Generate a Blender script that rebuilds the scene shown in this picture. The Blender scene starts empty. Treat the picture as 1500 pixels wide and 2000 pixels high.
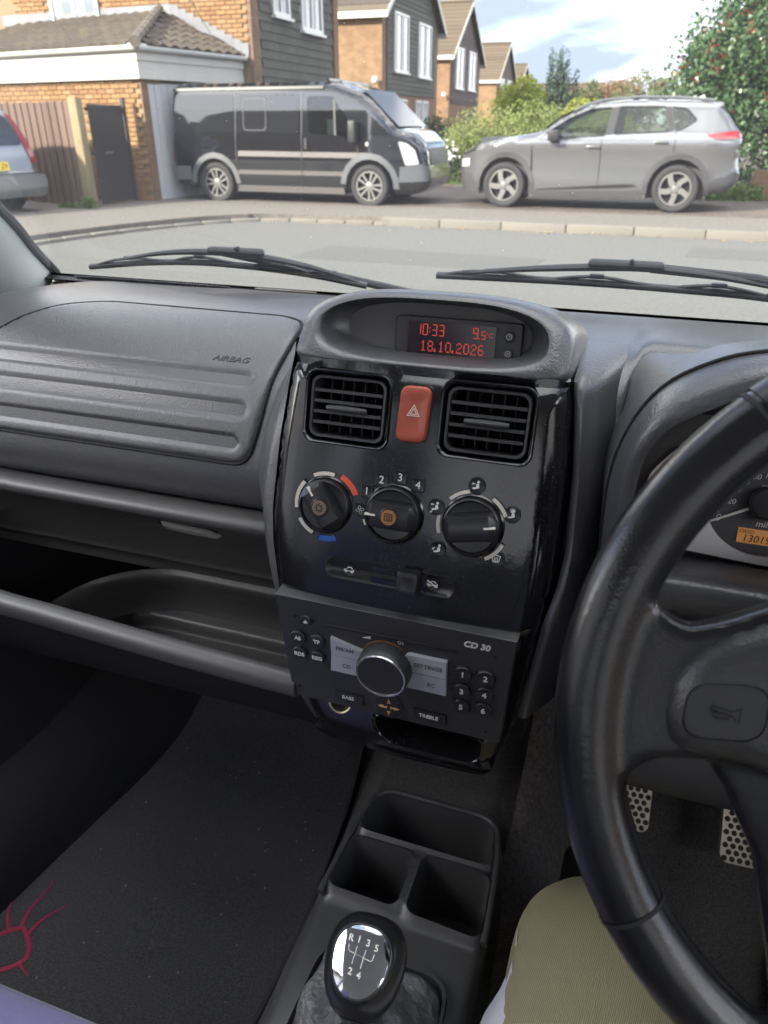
import bpy, bmesh, math, random
import numpy as np
from mathutils import Vector as V3, Matrix, geometry as geo, noise as mnoise
random.seed(7); rng = np.random.default_rng(7)
RAD = math.radians
sc = bpy.context.scene
# ---------------------------------------------------------------- camera
cam_d = bpy.data.cameras.new("camera"); cam = bpy.data.objects.new("camera", cam_d)
sc.collection.objects.link(cam); sc.camera = cam
cam.location = (0, 0, 1.37)
cam.rotation_euler = (RAD(90 - 27.66), 0, RAD(18.8))
cam_d.sensor_fit = 'VERTICAL'; cam_d.sensor_height = 36; cam_d.lens = 26.1
cam_d.clip_start = 0.02; cam_d.clip_end = 2000
cam_d.dof.use_dof = True; cam_d.dof.focus_distance = 0.68; cam_d.dof.aperture_fstop = 10.5
# ---------------------------------------------------------------- sky
CLOUD_AT = (6.85, 3.55, 2.15); SUN_EL = RAD(27); SUN_AZ = math.atan2(-.56, -.83)  # cloud offset picked: dimmer cloud in frame, brighter cloud outside lights the cabin
wd = bpy.data.worlds.new("World"); sc.world = wd; wd.use_nodes = True
nt = wd.node_tree; nt.nodes.clear()
wo = nt.nodes.new('ShaderNodeOutputWorld'); bg = nt.nodes.new('ShaderNodeBackground')
sky = nt.nodes.new('ShaderNodeTexSky'); sky.sky_type = 'NISHITA'; sky.sun_disc = False
sky.sun_elevation = SUN_EL; sky.sun_rotation = SUN_AZ; sky.air_density = .75; sky.dust_density = .1; sky.ozone_density = 1.6
tc = nt.nodes.new('ShaderNodeTexCoord'); mp = nt.nodes.new('ShaderNodeMapping'); mp.inputs['Scale'].default_value = (1.1, 1.1, 4.6); mp.inputs['Location'].default_value = (.35, .2, .0)
nz = nt.nodes.new('ShaderNodeTexNoise'); nz.inputs['Scale'].default_value = 2.1; nz.inputs['Detail'].default_value = 6; nz.inputs['Roughness'].default_value = .5
cr = nt.nodes.new('ShaderNodeValToRGB'); cr.color_ramp.elements[0].position = .24; cr.color_ramp.elements[1].position = .46
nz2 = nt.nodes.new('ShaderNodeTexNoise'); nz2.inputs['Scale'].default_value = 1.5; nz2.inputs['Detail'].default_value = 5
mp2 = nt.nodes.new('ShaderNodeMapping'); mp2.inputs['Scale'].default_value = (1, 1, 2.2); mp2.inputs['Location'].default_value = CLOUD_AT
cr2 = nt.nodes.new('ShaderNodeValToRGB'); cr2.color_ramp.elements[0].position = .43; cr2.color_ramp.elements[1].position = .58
cr2.color_ramp.elements[0].color = (.085, .098, .125, 1); cr2.color_ramp.elements[1].color = (.60, .585, .59, 1)      # dim to bright cloud, range widened to light the cabin, x10 below
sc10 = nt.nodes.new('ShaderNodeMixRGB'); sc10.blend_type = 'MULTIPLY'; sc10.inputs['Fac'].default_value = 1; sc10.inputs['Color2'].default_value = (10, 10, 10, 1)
mx = nt.nodes.new('ShaderNodeMixRGB')
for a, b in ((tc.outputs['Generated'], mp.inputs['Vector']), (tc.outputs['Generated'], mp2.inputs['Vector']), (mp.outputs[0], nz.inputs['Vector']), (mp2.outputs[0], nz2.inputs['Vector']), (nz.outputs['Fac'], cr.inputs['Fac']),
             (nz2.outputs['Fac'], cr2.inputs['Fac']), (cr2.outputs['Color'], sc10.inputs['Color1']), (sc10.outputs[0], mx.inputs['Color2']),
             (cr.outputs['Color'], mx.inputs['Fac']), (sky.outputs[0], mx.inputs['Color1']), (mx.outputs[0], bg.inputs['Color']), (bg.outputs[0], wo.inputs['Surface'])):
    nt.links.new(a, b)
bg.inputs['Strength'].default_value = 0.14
# ---------------------------------------------------------------- sun
sd = bpy.data.lights.new("sun", 'SUN'); sun = bpy.data.objects.new("sun", sd); sc.collection.objects.link(sun)
sd.energy = 2.0; sd.angle = RAD(2.5); sd.color = (1, .90, .76)
sdir = V3((math.sin(SUN_AZ) * math.cos(SUN_EL), math.cos(SUN_AZ) * math.cos(SUN_EL), math.sin(SUN_EL)))
sun.rotation_euler = (-sdir).to_track_quat('-Z', 'Y').to_euler(); sun.location = sdir * 30
# ---------------------------------------------------------------- exposure and sampling
vs = sc.view_settings; vs.view_transform = 'Standard'; vs.look = 'None'; vs.exposure = 3.6; vs.gamma = 1; vs.use_curve_mapping = False
sc.render.engine = 'CYCLES'
cy = sc.cycles; cy.use_denoising = True; cy.max_bounces = 10; cy.diffuse_bounces = 5; cy.glossy_bounces = 4; cy.transparent_max_bounces = 16
cy.caustics_reflective = False; cy.caustics_refractive = False; cy.sample_clamp_indirect = 6
# ================================================================ materials
_m = {}
def mat(name, col=(.5, .5, .5), rough=.5, metal=0., bump=None, var=None, coat=0., spec=.5, emit=None, sheen=0., voro=None, rvar=None, stretch=None):
    """bump=(scale,strength,distance); var=(scale,amount) mottles the colour; voro=(scale,strength,distance) leather cells; rvar=(scale,amount) mottles gloss"""
    if name in _m: return _m[name]
    m = bpy.data.materials.new(name); m.use_nodes = True; t = m.node_tree; b = t.nodes['Principled BSDF']; L = t.links.new
    b.inputs['Base Color'].default_value = (*col, 1); b.inputs['Roughness'].default_value = rough; b.inputs['Metallic'].default_value = metal
    b.inputs['Specular IOR Level'].default_value = spec
    b.inputs['Coat Weight'].default_value = coat; b.inputs['Coat Roughness'].default_value = .04
    if sheen: b.inputs['Sheen Weight'].default_value = sheen; b.inputs['Sheen Roughness'].default_value = .5
    if emit: b.inputs['Emission Color'].default_value = (*emit[0], 1); b.inputs['Emission Strength'].default_value = emit[1]
    tcn = t.nodes.new('ShaderNodeTexCoord')
    def noise(scale, detail=4):
        n = t.nodes.new('ShaderNodeTexNoise'); n.inputs['Scale'].default_value = scale; n.inputs['Detail'].default_value = detail
        L(tcn.outputs['Object'], n.inputs['Vector']); return n
    nrm = None
    if voro:
        v = t.nodes.new('ShaderNodeTexVoronoi'); v.inputs['Scale'].default_value = voro[0]; L(tcn.outputs['Object'], v.inputs['Vector'])
        bp = t.nodes.new('ShaderNodeBump'); bp.inputs['Strength'].default_value = voro[1]; bp.inputs['Distance'].default_value = voro[2]
        L(v.outputs['Distance'], bp.inputs['Height']); bp.invert = True; nrm = bp
    if bump:
        n = noise(bump[0])
        if stretch:
            mpn = t.nodes.new('ShaderNodeMapping'); mpn.inputs['Scale'].default_value = stretch; L(tcn.outputs['Object'], mpn.inputs[0]); L(mpn.outputs[0], n.inputs['Vector']); n.inputs['Distortion'].default_value = .6
        bp = t.nodes.new('ShaderNodeBump'); bp.inputs['Strength'].default_value = bump[1]; bp.inputs['Distance'].default_value = bump[2]
        L(n.outputs['Fac'], bp.inputs['Height'])
        if nrm: L(nrm.outputs[0], bp.inputs['Normal'])
        nrm = bp
    if nrm: L(nrm.outputs[0], b.inputs['Normal'])
    if var:
        n = noise(var[0]); r = t.nodes.new('ShaderNodeMapRange'); r.inputs[1].default_value = .3; r.inputs[2].default_value = .7
        r.inputs[3].default_value = 1 - var[1]; r.inputs[4].default_value = 1 + var[1]
        h = t.nodes.new('ShaderNodeHueSaturation'); h.inputs['Color'].default_value = (*col, 1)
        L(n.outputs['Fac'], r.inputs[0]); L(r.outputs[0], h.inputs['Value']); L(h.outputs[0], b.inputs['Base Color'])
    if rvar:
        n = noise(rvar[0]); r = t.nodes.new('ShaderNodeMapRange'); r.inputs[1].default_value = .35; r.inputs[2].default_value = .65
        r.inputs[3].default_value = max(.02, rough - rvar[1]); r.inputs[4].default_value = rough + rvar[1]
        L(n.outputs['Fac'], r.inputs[0]); L(r.outputs[0], b.inputs['Roughness'])
    _m[name] = m; return m
def island_mat(name, cols, rough=.7, trans=0., bump=None):
    """colour picked per piece (mesh island and object) from a ramp"""
    if name in _m: return _m[name]
    m = bpy.data.materials.new(name); m.use_nodes = True; t = m.node_tree; b = t.nodes['Principled BSDF']; L = t.links.new
    g = t.nodes.new('ShaderNodeNewGeometry'); oi = t.nodes.new('ShaderNodeObjectInfo'); ad = t.nodes.new('ShaderNodeMath'); ad.operation = 'ADD'
    fr = t.nodes.new('ShaderNodeMath'); fr.operation = 'FRACT'; rp = t.nodes.new('ShaderNodeValToRGB')
    e = rp.color_ramp.elements
    while len(e) < len(cols): e.new(.5)
    for i, c in enumerate(cols): e[i].position = i / (len(cols) - 1); e[i].color = (*c, 1)
    L(g.outputs['Random Per Island'], ad.inputs[0]); L(oi.outputs['Random'], ad.inputs[1]); L(ad.outputs[0], fr.inputs[0]); L(fr.outputs[0], rp.inputs[0])
    L(rp.outputs[0], b.inputs['Base Color']); b.inputs['Roughness'].default_value = rough
    if bump:
        tcn = t.nodes.new('ShaderNodeTexCoord'); n = t.nodes.new('ShaderNodeTexNoise'); n.inputs['Scale'].default_value = bump[0]; L(tcn.outputs['Object'], n.inputs['Vector'])
        bp = t.nodes.new('ShaderNodeBump'); bp.inputs['Strength'].default_value = bump[1]; bp.inputs['Distance'].default_value = bump[2]
        L(n.outputs['Fac'], bp.inputs['Height']); L(bp.outputs[0], b.inputs['Normal'])
    if trans:
        tr = t.nodes.new('ShaderNodeBsdfTranslucent'); mxs = t.nodes.new('ShaderNodeMixShader'); mxs.inputs[0].default_value = trans
        L(rp.outputs[0], tr.inputs['Color']); L(b.outputs[0], mxs.inputs[1]); L(tr.outputs[0], mxs.inputs[2]); L(mxs.outputs[0], t.nodes['Material Output'].inputs['Surface'])
    _m[name] = m; return m
def glass_mat(name, tint=(.93, .95, .94), dust=0., ior=1.5):
    if name in _m: return _m[name]
    m = bpy.data.materials.new(name); m.use_nodes = True; t = m.node_tree; t.nodes.clear(); L = t.links.new
    o = t.nodes.new('ShaderNodeOutputMaterial'); tr = t.nodes.new('ShaderNodeBsdfTransparent'); tr.inputs['Color'].default_value = (*tint, 1)
    gl = t.nodes.new('ShaderNodeBsdfGlossy'); gl.inputs['Roughness'].default_value = .01; lw = t.nodes.new('ShaderNodeLayerWeight'); lw.inputs['Blend'].default_value = .5
    pw = t.nodes.new('ShaderNodeMath'); pw.operation = 'POWER'; pw.inputs[1].default_value = 5; fr = t.nodes.new('ShaderNodeMapRange'); fr.inputs[3].default_value = ((ior - 1) / (ior + 1)) ** 2 * 1.8; fr.inputs[4].default_value = 1
    L(lw.outputs['Facing'], pw.inputs[0]); L(pw.outputs[0], fr.inputs[0])
    mxs = t.nodes.new('ShaderNodeMixShader'); L(fr.outputs[0], mxs.inputs[0]); L(tr.outputs[0], mxs.inputs[1]); L(gl.outputs[0], mxs.inputs[2]); last = mxs
    if dust:
        df = t.nodes.new('ShaderNodeBsdfTranslucent'); df.inputs['Color'].default_value = (.8, .8, .8, 1)
        m2 = t.nodes.new('ShaderNodeMixShader'); m2.inputs[0].default_value = dust
        L(last.outputs[0], m2.inputs[1]); L(df.outputs[0], m2.inputs[2]); last = m2
    L(last.outputs[0], o.inputs['Surface']); _m[name] = m; return m
def pattern_mat(name, kind, c1, c2, c3, w, h, axes, rough=.85, mortar=.012, bumpd=.004):
    """brick texture laid over world axes; axes picks the two object coordinates"""
    if name in _m: return _m[name]
    m = bpy.data.materials.new(name); m.use_nodes = True; t = m.node_tree; b = t.nodes['Principled BSDF']; L = t.links.new
    tcn = t.nodes.new('ShaderNodeTexCoord'); sp = t.nodes.new('ShaderNodeSeparateXYZ'); cb = t.nodes.new('ShaderNodeCombineXYZ'); br = t.nodes.new('ShaderNodeTexBrick')
    L(tcn.outputs['Object'], sp.inputs[0]); L(sp.outputs[axes[0]], cb.inputs[0]); L(sp.outputs[axes[1]], cb.inputs[1]); L(cb.outputs[0], br.inputs['Vector'])
    for k, v in (('Color1', c1), ('Color2', c2), ('Mortar', c3)): br.inputs[k].default_value = (*v, 1)
    br.inputs['Scale'].default_value = 1; br.inputs['Mortar Size'].default_value = mortar; br.inputs['Brick Width'].default_value = w; br.inputs['Row Height'].default_value = h; br.inputs['Bias'].default_value = 0
    n = t.nodes.new('ShaderNodeTexNoise'); n.inputs['Scale'].default_value = 3.; n.inputs['Detail'].default_value = 6; L(tcn.outputs['Object'], n.inputs['Vector'])
    mr = t.nodes.new('ShaderNodeMapRange'); mr.inputs[1].default_value = .3; mr.inputs[2].default_value = .7; mr.inputs[3].default_value = .8; mr.inputs[4].default_value = 1.2
    hs = t.nodes.new('ShaderNodeHueSaturation'); L(n.outputs['Fac'], mr.inputs[0]); L(mr.outputs[0], hs.inputs['Value']); L(br.outputs['Color'], hs.inputs['Color']); L(hs.outputs[0], b.inputs['Base Color'])
    bp = t.nodes.new('ShaderNodeBump'); bp.invert = True; bp.inputs['Strength'].default_value = .6; bp.inputs['Distance'].default_value = bumpd; L(br.outputs['Fac'], bp.inputs['Height']); L(bp.outputs[0], b.inputs['Normal'])
    b.inputs['Roughness'].default_value = rough; _m[name] = m; return m
# ================================================================ geometry helpers
COL = sc.collection
def thing(name, loc, label, cat, group=None):
    o = bpy.data.objects.new(name, None); COL.objects.link(o); o.location = loc; o.empty_display_size = .05
    o['label'] = label; o['category'] = cat
    if group: o['group'] = group
    return o
def tag(o, label, cat, group=None):
    o['label'] = label; o['category'] = cat
    if group: o['group'] = group
    return o
def world_of(o):
    return world_of(o.parent) @ o.matrix_parent_inverse @ o.matrix_basis if o.parent else o.matrix_basis.copy()
def put(me, name, m=None, parent=None, kind=None, label=None):
    o = bpy.data.objects.new(name, me); COL.objects.link(o)
    if m and not me.materials: me.materials.append(m)
    if parent:
        o.parent = parent; o.matrix_parent_inverse = world_of(parent).inverted()
    if kind: o['kind'] = kind
    if label: o['label'] = label
    return o
class Fr:
    """a flat frame: origin, right axis, up axis; pt(u,v,w) with w along the normal towards the viewer"""
    def __init__(s, o, a, b):
        s.o = V3(o); s.a = V3(a).normalized(); b = V3(b); s.n = s.a.cross(b).normalized(); s.b = s.n.cross(s.a).normalized()
    def pt(s, u, v, w=0.): return s.o + s.a * u + s.b * v + s.n * w
    def at(s, u, v, w=0., ang=0.):
        c, k = math.cos(ang), math.sin(ang); f = Fr(s.pt(u, v, w), s.a * c + s.b * k, s.b * c - s.a * k); return f
def circ(cx, cy, r, n=24, ry=None, a0=0, a1=2 * math.pi, full=True):
    ry = ry or r; k = n if full else n - 1
    return [(cx + r * math.cos(a0 + (a1 - a0) * i / k), cy + ry * math.sin(a0 + (a1 - a0) * i / k)) for i in range(n)]
def rrect(cx, cy, w, h, r, n=5):
    P = []
    for sx, sy, a in ((1, 1, 0), (-1, 1, 90), (-1, -1, 180), (1, -1, 270)):
        for i in range(n + 1):
            t = RAD(a + 90 * i / n); P.append((cx + sx * (w / 2 - r) + r * math.cos(t), cy + sy * (h / 2 - r) + r * math.sin(t)))
    return P
def arcband(cx, cy, r0, r1, a0, a1, n=10):
    A = [RAD(a0 + (a1 - a0) * i / n) for i in range(n + 1)]
    return [(cx + r1 * math.cos(a), cy + r1 * math.sin(a)) for a in A] + [(cx + r0 * math.cos(a), cy + r0 * math.sin(a)) for a in reversed(A)]
def roundpoly(P, r, n=4):
    out = []; N = len(P)
    for i in range(N):
        p, q, s = V3((*P[i - 1], 0)), V3((*P[i], 0)), V3((*P[(i + 1) % N], 0)); d1, d2 = p - q, s - q
        rr = min(r, d1.length * .45, d2.length * .45); a = q + d1.normalized() * rr; b = q + d2.normalized() * rr
        for k in range(n + 1):
            t = k / n; c = a * (1 - t) ** 2 + q * 2 * t * (1 - t) + b * t * t; out.append((c.x, c.y))
    return out
def spl(P, n):
    """Catmull-Rom through points, n samples"""
    P = [V3(p if len(p) == 3 else (*p, 0)) for p in P]; D = len(P) - 1; out = []
    for i in range(n):
        t = i / (n - 1) * D; k = min(int(t), D - 1); f = t - k; p1, p2 = P[k], P[k + 1]; p0 = P[k - 1] if k else p1 * 2 - p2; p3 = P[k + 2] if k + 2 <= D else p2 * 2 - p1
        out.append(.5 * ((2 * p1) + (p2 - p0) * f + (2 * p0 - 5 * p1 + 4 * p2 - p3) * f * f + (3 * p1 - p0 - 3 * p2 + p3) * f ** 3))
    return out
def sst(a, b, x):
    t = min(1, max(0, (x - a) / (b - a))); return t * t * (3 - 2 * t)
def interp(T, x):
    if x <= T[0][0]: return T[0][1]
    for (a, p), (b, q) in zip(T, T[1:]):
        if x <= b: return p + (q - p) * (x - a) / (b - a)
    return T[-1][1]
def inpoly(p, P):
    x, y = p; c = False; j = len(P) - 1
    for i in range(len(P)):
        xi, yi = P[i]; xj, yj = P[j]
        if (yi > y) != (yj > y) and x < (xj - xi) * (y - yi) / (yj - yi) + xi: c = not c
        j = i
    return c
def dpoly(p, P, closed=True):
    x, y = p; d = 1e9
    for i in range(len(P) if closed else len(P) - 1):
        ax, ay = P[i]; bx, by = P[(i + 1) % len(P)]; dx, dy = bx - ax, by - ay; L2 = dx * dx + dy * dy or 1e-12
        t = min(1, max(0, ((x - ax) * dx + (y - ay) * dy) / L2)); d = min(d, (ax + t * dx - x) ** 2 + (ay + t * dy - y) ** 2)
    return math.sqrt(d)
def resample(P, step):
    out = []
    for i in range(len(P)):
        a, b = P[i], P[(i + 1) % len(P)]; L = math.hypot(b[0] - a[0], b[1] - a[1]); k = max(1, int(math.ceil(L / step)))
        out += [(a[0] + (b[0] - a[0]) * j / k, a[1] + (b[1] - a[1]) * j / k) for j in range(k)]
    return out
class MB:
    def __init__(s): s.v = []; s.f = []
    def add(s, vs, fs):
        k = len(s.v); s.v += [tuple(v) for v in vs]; s.f += [tuple(i + k for i in f) for f in fs]; return s
    def box(s, c, d, M=None):
        x, y, z = (k / 2 for k in d); P = [V3((i * x, j * y, k * z)) for i in (-1, 1) for j in (-1, 1) for k in (-1, 1)]
        P = [(M @ p if M else p) + V3(c) for p in P]
        return s.add(P, [(0, 1, 3, 2), (4, 6, 7, 5), (0, 4, 5, 1), (2, 3, 7, 6), (0, 2, 6, 4), (1, 5, 7, 3)])
    def fbox(s, f, u, v, w, du, dv, dw):
        M = Matrix((f.a, f.b, f.n)).transposed(); return s.box(f.pt(u, v, w), (du, dv, dw), M)
    def loft(s, rings, closed=True, cap0=False, cap1=False):
        n = len(rings[0]); k = len(s.v)
        for r in rings: s.v += [tuple(p) for p in r]
        for i in range(len(rings) - 1):
            for j in range(n if closed else n - 1):
                a = k + i * n + j; b = k + i * n + (j + 1) % n; s.f.append((a, b, b + n, a + n))
        if cap0: s.f.append(tuple(reversed(range(k, k + n))))
        if cap1: s.f.append(tuple(range(k + (len(rings) - 1) * n, k + len(rings) * n)))
        return s
    def grid(s, rows): return s.loft(rows, closed=False)
    def tube(s, path, r, n=10, caps=True, flat=1.):
        path = [V3(p) for p in path]; rr = r if isinstance(r, (list, tuple)) else [r] * len(path); rings = []; up = V3((0, 0, 1))
        for i, p in enumerate(path):
            t = (path[min(i + 1, len(path) - 1)] - path[max(i - 1, 0)]).normalized(); a = t.cross(up)
            if a.length < .05: a = t.cross(V3((0, 1, 0)))
            a.normalize(); b = a.cross(t)
            rings.append([p + a * math.cos(2 * math.pi * j / n) * rr[i] + b * math.sin(2 * math.pi * j / n) * rr[i] * flat for j in range(n)])
        return s.loft(rings, True, caps, caps)
    def prism(s, P, f, w0, w1, back=False):
        """polygon P in frame f between heights w0 and w1, front capped by a tessellation"""
        n = len(P); k = len(s.v); s.v += [tuple(f.pt(u, v, w1)) for u, v in P] + [tuple(f.pt(u, v, w0)) for u, v in P]
        for t in geo.tessellate_polygon([[V3((u, v, 0)) for u, v in P]]): s.f.append(tuple(k + i for i in t))
        if back:
            for t in geo.tessellate_polygon([[V3((u, v, 0)) for u, v in P]]): s.f.append(tuple(k + n + i for i in reversed(t)))
        for i in range(n): s.f.append((k + i, k + (i + 1) % n, k + n + (i + 1) % n, k + n + i))
        return s
    def dome(s, P, f, w0, levels, back=False):
        """stack of inset copies of P: levels=[(inset scale, height)...], closed on top"""
        cx = sum(p[0] for p in P) / len(P); cy_ = sum(p[1] for p in P) / len(P)
        rings = [[f.pt(u, v, w0) for u, v in P]] + [[f.pt(cx + (u - cx) * k, cy_ + (v - cy_) * k, h) for u, v in P] for k, h in levels]
        return s.loft(rings, True, back, True)
    def lathe(s, prof, f, n=32, cap=True):
        rings = [[f.pt(r * math.cos(2 * math.pi * j / n), r * math.sin(2 * math.pi * j / n), h) for j in range(n)] for r, h in prof]
        return s.loft(rings, True, False, cap)
    def ring(s, P, Q, f, w0, w1):
        """flat band between loops P (outer) and Q (inner), same count, with walls"""
        rings = [[f.pt(*p, w0) for p in P], [f.pt(*p, w1) for p in P], [f.pt(*q, w1) for q in Q], [f.pt(*q, w0) for q in Q]]
        return s.loft(rings, True)
    def patch(s, outline, fmap, holes=(), step=.03, thick=0., dens=True):
        """constrained triangulation of a 2-D outline with holes, mapped by fmap(u,v,depth); thick>0 adds back walls"""
        loops = [resample(outline, step)] + [resample(h, step) for h in holes]; pts = []; ed = []
        for lp in loops:
            k = len(pts); pts += lp; ed += [(k + i, k + (i + 1) % len(lp)) for i in range(len(lp))]
        if dens:
            xs = [p[0] for p in outline]; ys = [p[1] for p in outline]; y = min(ys) + step * .5; odd = 0
            while y < max(ys):
                x = min(xs) + step * (.5 if odd else 0)
                while x < max(xs):
                    if inpoly((x, y), outline) and not any(inpoly((x, y), h) for h in holes) and all(dpoly((x, y), lp) > step * .35 for lp in [outline, *holes]): pts.append((x, y))
                    x += step
                y += step * .87; odd ^= 1
        vo, eo, fo, _, _, _ = geo.delaunay_2d_cdt([V3(p).to_2d() if len(p) == 3 else V3((*p, 0)).to_2d() for p in pts], ed, [], 0, 1e-6)
        keep = []
        for f in fo:
            c = (sum(vo[i].x for i in f) / len(f), sum(vo[i].y for i in f) / len(f))
            if inpoly(c, outline) and not any(inpoly(c, h) for h in holes): keep.append(tuple(f))
        k = len(s.v); n = len(vo); s.v += [tuple(fmap(p.x, p.y, 0.)) for p in vo]; s.f += [tuple(k + i for i in f) for f in keep]
        if thick:
            s.v += [tuple(fmap(p.x, p.y, thick)) for p in vo]; cnt = {}
            for f in keep:
                for i in range(len(f)):
                    e = (f[i], f[(i + 1) % len(f)]); cnt[e] = cnt.get(e, 0) + 1
            for a, b in cnt:
                if (b, a) not in cnt: s.f.append((k + b, k + a, k + n + a, k + n + b))
        return s
    def mesh(s, smooth=35, bevel=0., seg=2, fixn=True, weld=True):
        me = bpy.data.meshes.new("m"); me.from_pydata(s.v, [], s.f); me.update()
        bm = bmesh.new(); bm.from_mesh(me)
        if weld: bmesh.ops.remove_doubles(bm, verts=bm.verts, dist=1e-6)
        if fixn: bmesh.ops.recalc_face_normals(bm, faces=bm.faces)
        if bevel:
            es = [e for e in bm.edges if len(e.link_faces) == 2 and e.calc_face_angle(0) > RAD(30)]
            bmesh.ops.bevel(bm, geom=es, offset=bevel, segments=seg, profile=.5, affect='EDGES', clamp_overlap=True)
        bm.to_mesh(me); bm.free()
        if smooth:
            me.polygons.foreach_set('use_smooth', [True] * len(me.polygons)); me.set_sharp_from_angle(angle=RAD(smooth))
        return me
    def build(s, name, m, parent=None, smooth=35, bevel=0., seg=2, kind=None, label=None, fixn=True):
        return put(s.mesh(smooth, bevel, seg, fixn), name, m, parent, kind, label)
def text(parent, body, f, size, m, name='lettering', shear=0., extr=.0002, align='CENTER', bold=0., sx=1.):
    cu = bpy.data.curves.new("t", 'FONT'); cu.body = body; cu.size = size; cu.align_x = align; cu.align_y = 'CENTER'; cu.extrude = extr; cu.shear = shear; cu.offset = bold; cu.resolution_u = 3
    o = bpy.data.objects.new("t", cu); COL.objects.link(o); dg = bpy.context.evaluated_depsgraph_get(); me = bpy.data.meshes.new_from_object(o.evaluated_get(dg)); bpy.data.objects.remove(o); bpy.data.curves.remove(cu)
    for v in me.vertices: v.co = f.pt(v.co.x * sx, v.co.y, v.co.z + extr)
    me.materials.clear(); return put(me, name, m, parent)
def pieces(parent, name, me, Ms, m, limit=300):
    """one object per piece up to limit, the rest one joined stuff part; Ms are world matrices, largest first"""
    if not me.materials: me.materials.append(m)
    inv = world_of(parent).inverted()
    for M in Ms[:limit]:
        o = bpy.data.objects.new(name, me); COL.objects.link(o); o.parent = parent; o.matrix_parent_inverse = inv; o.matrix_basis = M
    if len(Ms) > limit:
        vs = [v.co.copy() for v in me.vertices]; fs = [tuple(p.vertices) for p in me.polygons]; b = MB()
        for M in Ms[limit:]: b.add([M @ v for v in vs], fs)
        put(b.mesh(0, fixn=False, weld=False), name + '_field', m, parent, 'stuff')
def leaves(name, centres, size, m, parent, up=.3, ratio=.55, kind=None):
    """leaf quads (folded along the midrib) at the given points, numpy built"""
    n = len(centres); c = np.asarray(centres); d = rng.normal(size=(n, 3)); d[:, 2] += up; d /= np.linalg.norm(d, axis=1)[:, None]
    e = np.cross(d, rng.normal(size=(n, 3))); e /= np.linalg.norm(e, axis=1)[:, None]; k = np.cross(d, e)
    L = (size * rng.uniform(.6, 1.35, n))[:, None]; W = L * ratio
    P = np.stack([c - e * L * .5, c + k * W * .5 + d * L * .08, c + e * L * .5, c - k * W * .5 + d * L * .08], 1).reshape(-1, 3)
    me = bpy.data.meshes.new(name); me.vertices.add(n * 4); me.vertices.foreach_set('co', P.ravel().astype(np.float32)); me.loops.add(n * 4); me.loops.foreach_set('vertex_index', np.arange(n * 4, dtype=np.int32))
    me.polygons.add(n); me.polygons.foreach_set('loop_start', np.arange(0, n * 4, 4, dtype=np.int32)); me.polygons.foreach_set('loop_total', np.full(n, 4, dtype=np.int32)); me.update(calc_edges=True); me.validate()
    return put(me, name, m, parent, kind)
def blob_pts(blobs, n, shell=.45):
    """points inside a union of ellipsoids, thinned towards the core; blobs=[(cx,cy,cz,rx,ry,rz)]"""
    B = np.array(blobs); w = B[:, 3] * B[:, 4] * B[:, 5]; w = w ** .67; i = rng.choice(len(B), n, p=w / w.sum()); d = rng.normal(size=(n, 3)); d /= np.linalg.norm(d, axis=1)[:, None]
    r = (shell + (1 - shell) * rng.random(n) ** .7) * (1 + .07 * rng.normal(size=n)); return B[i, :3] + d * r[:, None] * B[i, 3:]
XC = -.16     # car centre line
# ================================================================ the street
m_road = mat('asphalt', (0.120, 0.120, 0.113), .9, bump=(90, .5, .004), var=(26, .22))
m_pave = mat('pavement_tarmac', (0.141, 0.127, 0.112), .92, bump=(120, .5, .004), var=(18, .25))
m_kerb = island_mat('kerb_concrete', [(0.161, 0.149, 0.132), (0.189, 0.175, 0.154), (0.142, 0.134, 0.120)], .9, bump=(60, .4, .004))
m_earth = mat('earth', (.20, .19, .13), .95, bump=(20, .6, .02), var=(2, .3))
m_block = pattern_mat('block_paving', 'brick', (0.134, 0.104, 0.085), (0.104, 0.083, 0.073), (0.067, 0.060, 0.052), .21, .105, (0, 1), mortar=.008)
def sheet(name, P, z, m, thick=.3):
    b = MB(); b.prism(P, Fr((0, 0, 0), (1, 0, 0), (0, 1, 0)), z - thick, z); o = b.build(name, m, smooth=0); o['kind'] = 'structure'; return o
gb = MB(); gb.grid([[(x, y, -.12) for x in (-600, -60, 0, 60, 600)] for y in (-300, -40, 20, 80, 1200)]); g = gb.build('ground', m_earth, smooth=0); g['kind'] = 'structure'
KP = [(60, 11.33), (1.5, 11.27), (-2, 11.3), (-4.6, 11.28), (-5.6, 11.2), (-6.25, 10.75), (-6.75, 9.9), (-7.1, 8.9), (-7.35, 7.8), (-7.6, 6), (-8, 2), (-8.4, -6)]
kc = spl(KP, 160); kc = [(p.x, p.y) for p in kc]
sheet('road', [(60, -6), (60, 11.36)] + [(x + (.03 if x < -5.5 else 0), y + .03) for x, y in kc[1:-1]] + [(-8.4, -6)], 0, m_road)
pave = [(x, y) for x, y in kc]
sheet('pavement', [(60, 13.05), (60, 11.44)] + [(x - (.13 if x < -5.6 else .07 if x < -5 else 0), y + (.12 if x > -5.9 else .06)) for x, y in pave[1:]] + [(-30, -6), (-30, 10.4), (-9.3, 11.0), (-8.7, 13.05)], .105, m_pave)
sheet('driveway', [(-30, 13.054), (-30, 10.45), (-9.3, 11.05), (-8.75, 13.054)], .095, m_pave)
dw = sheet('driveway', [(60, 13.054), (-12, 13.054), (-12, 60), (60, 60)], .109, m_block)
b = MB()
for P_ in ([(-3.9, 8.1), (-1.2, 8.0), (-1.1, 8.9), (-3.8, 9.1)], [(.4, 9.6), (2.6, 9.5), (2.7, 10.3), (.5, 10.4)]): b.prism(P_, Fr((0, 0, 0), (1, 0, 0), (0, 1, 0)), -.02, .004)
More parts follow.
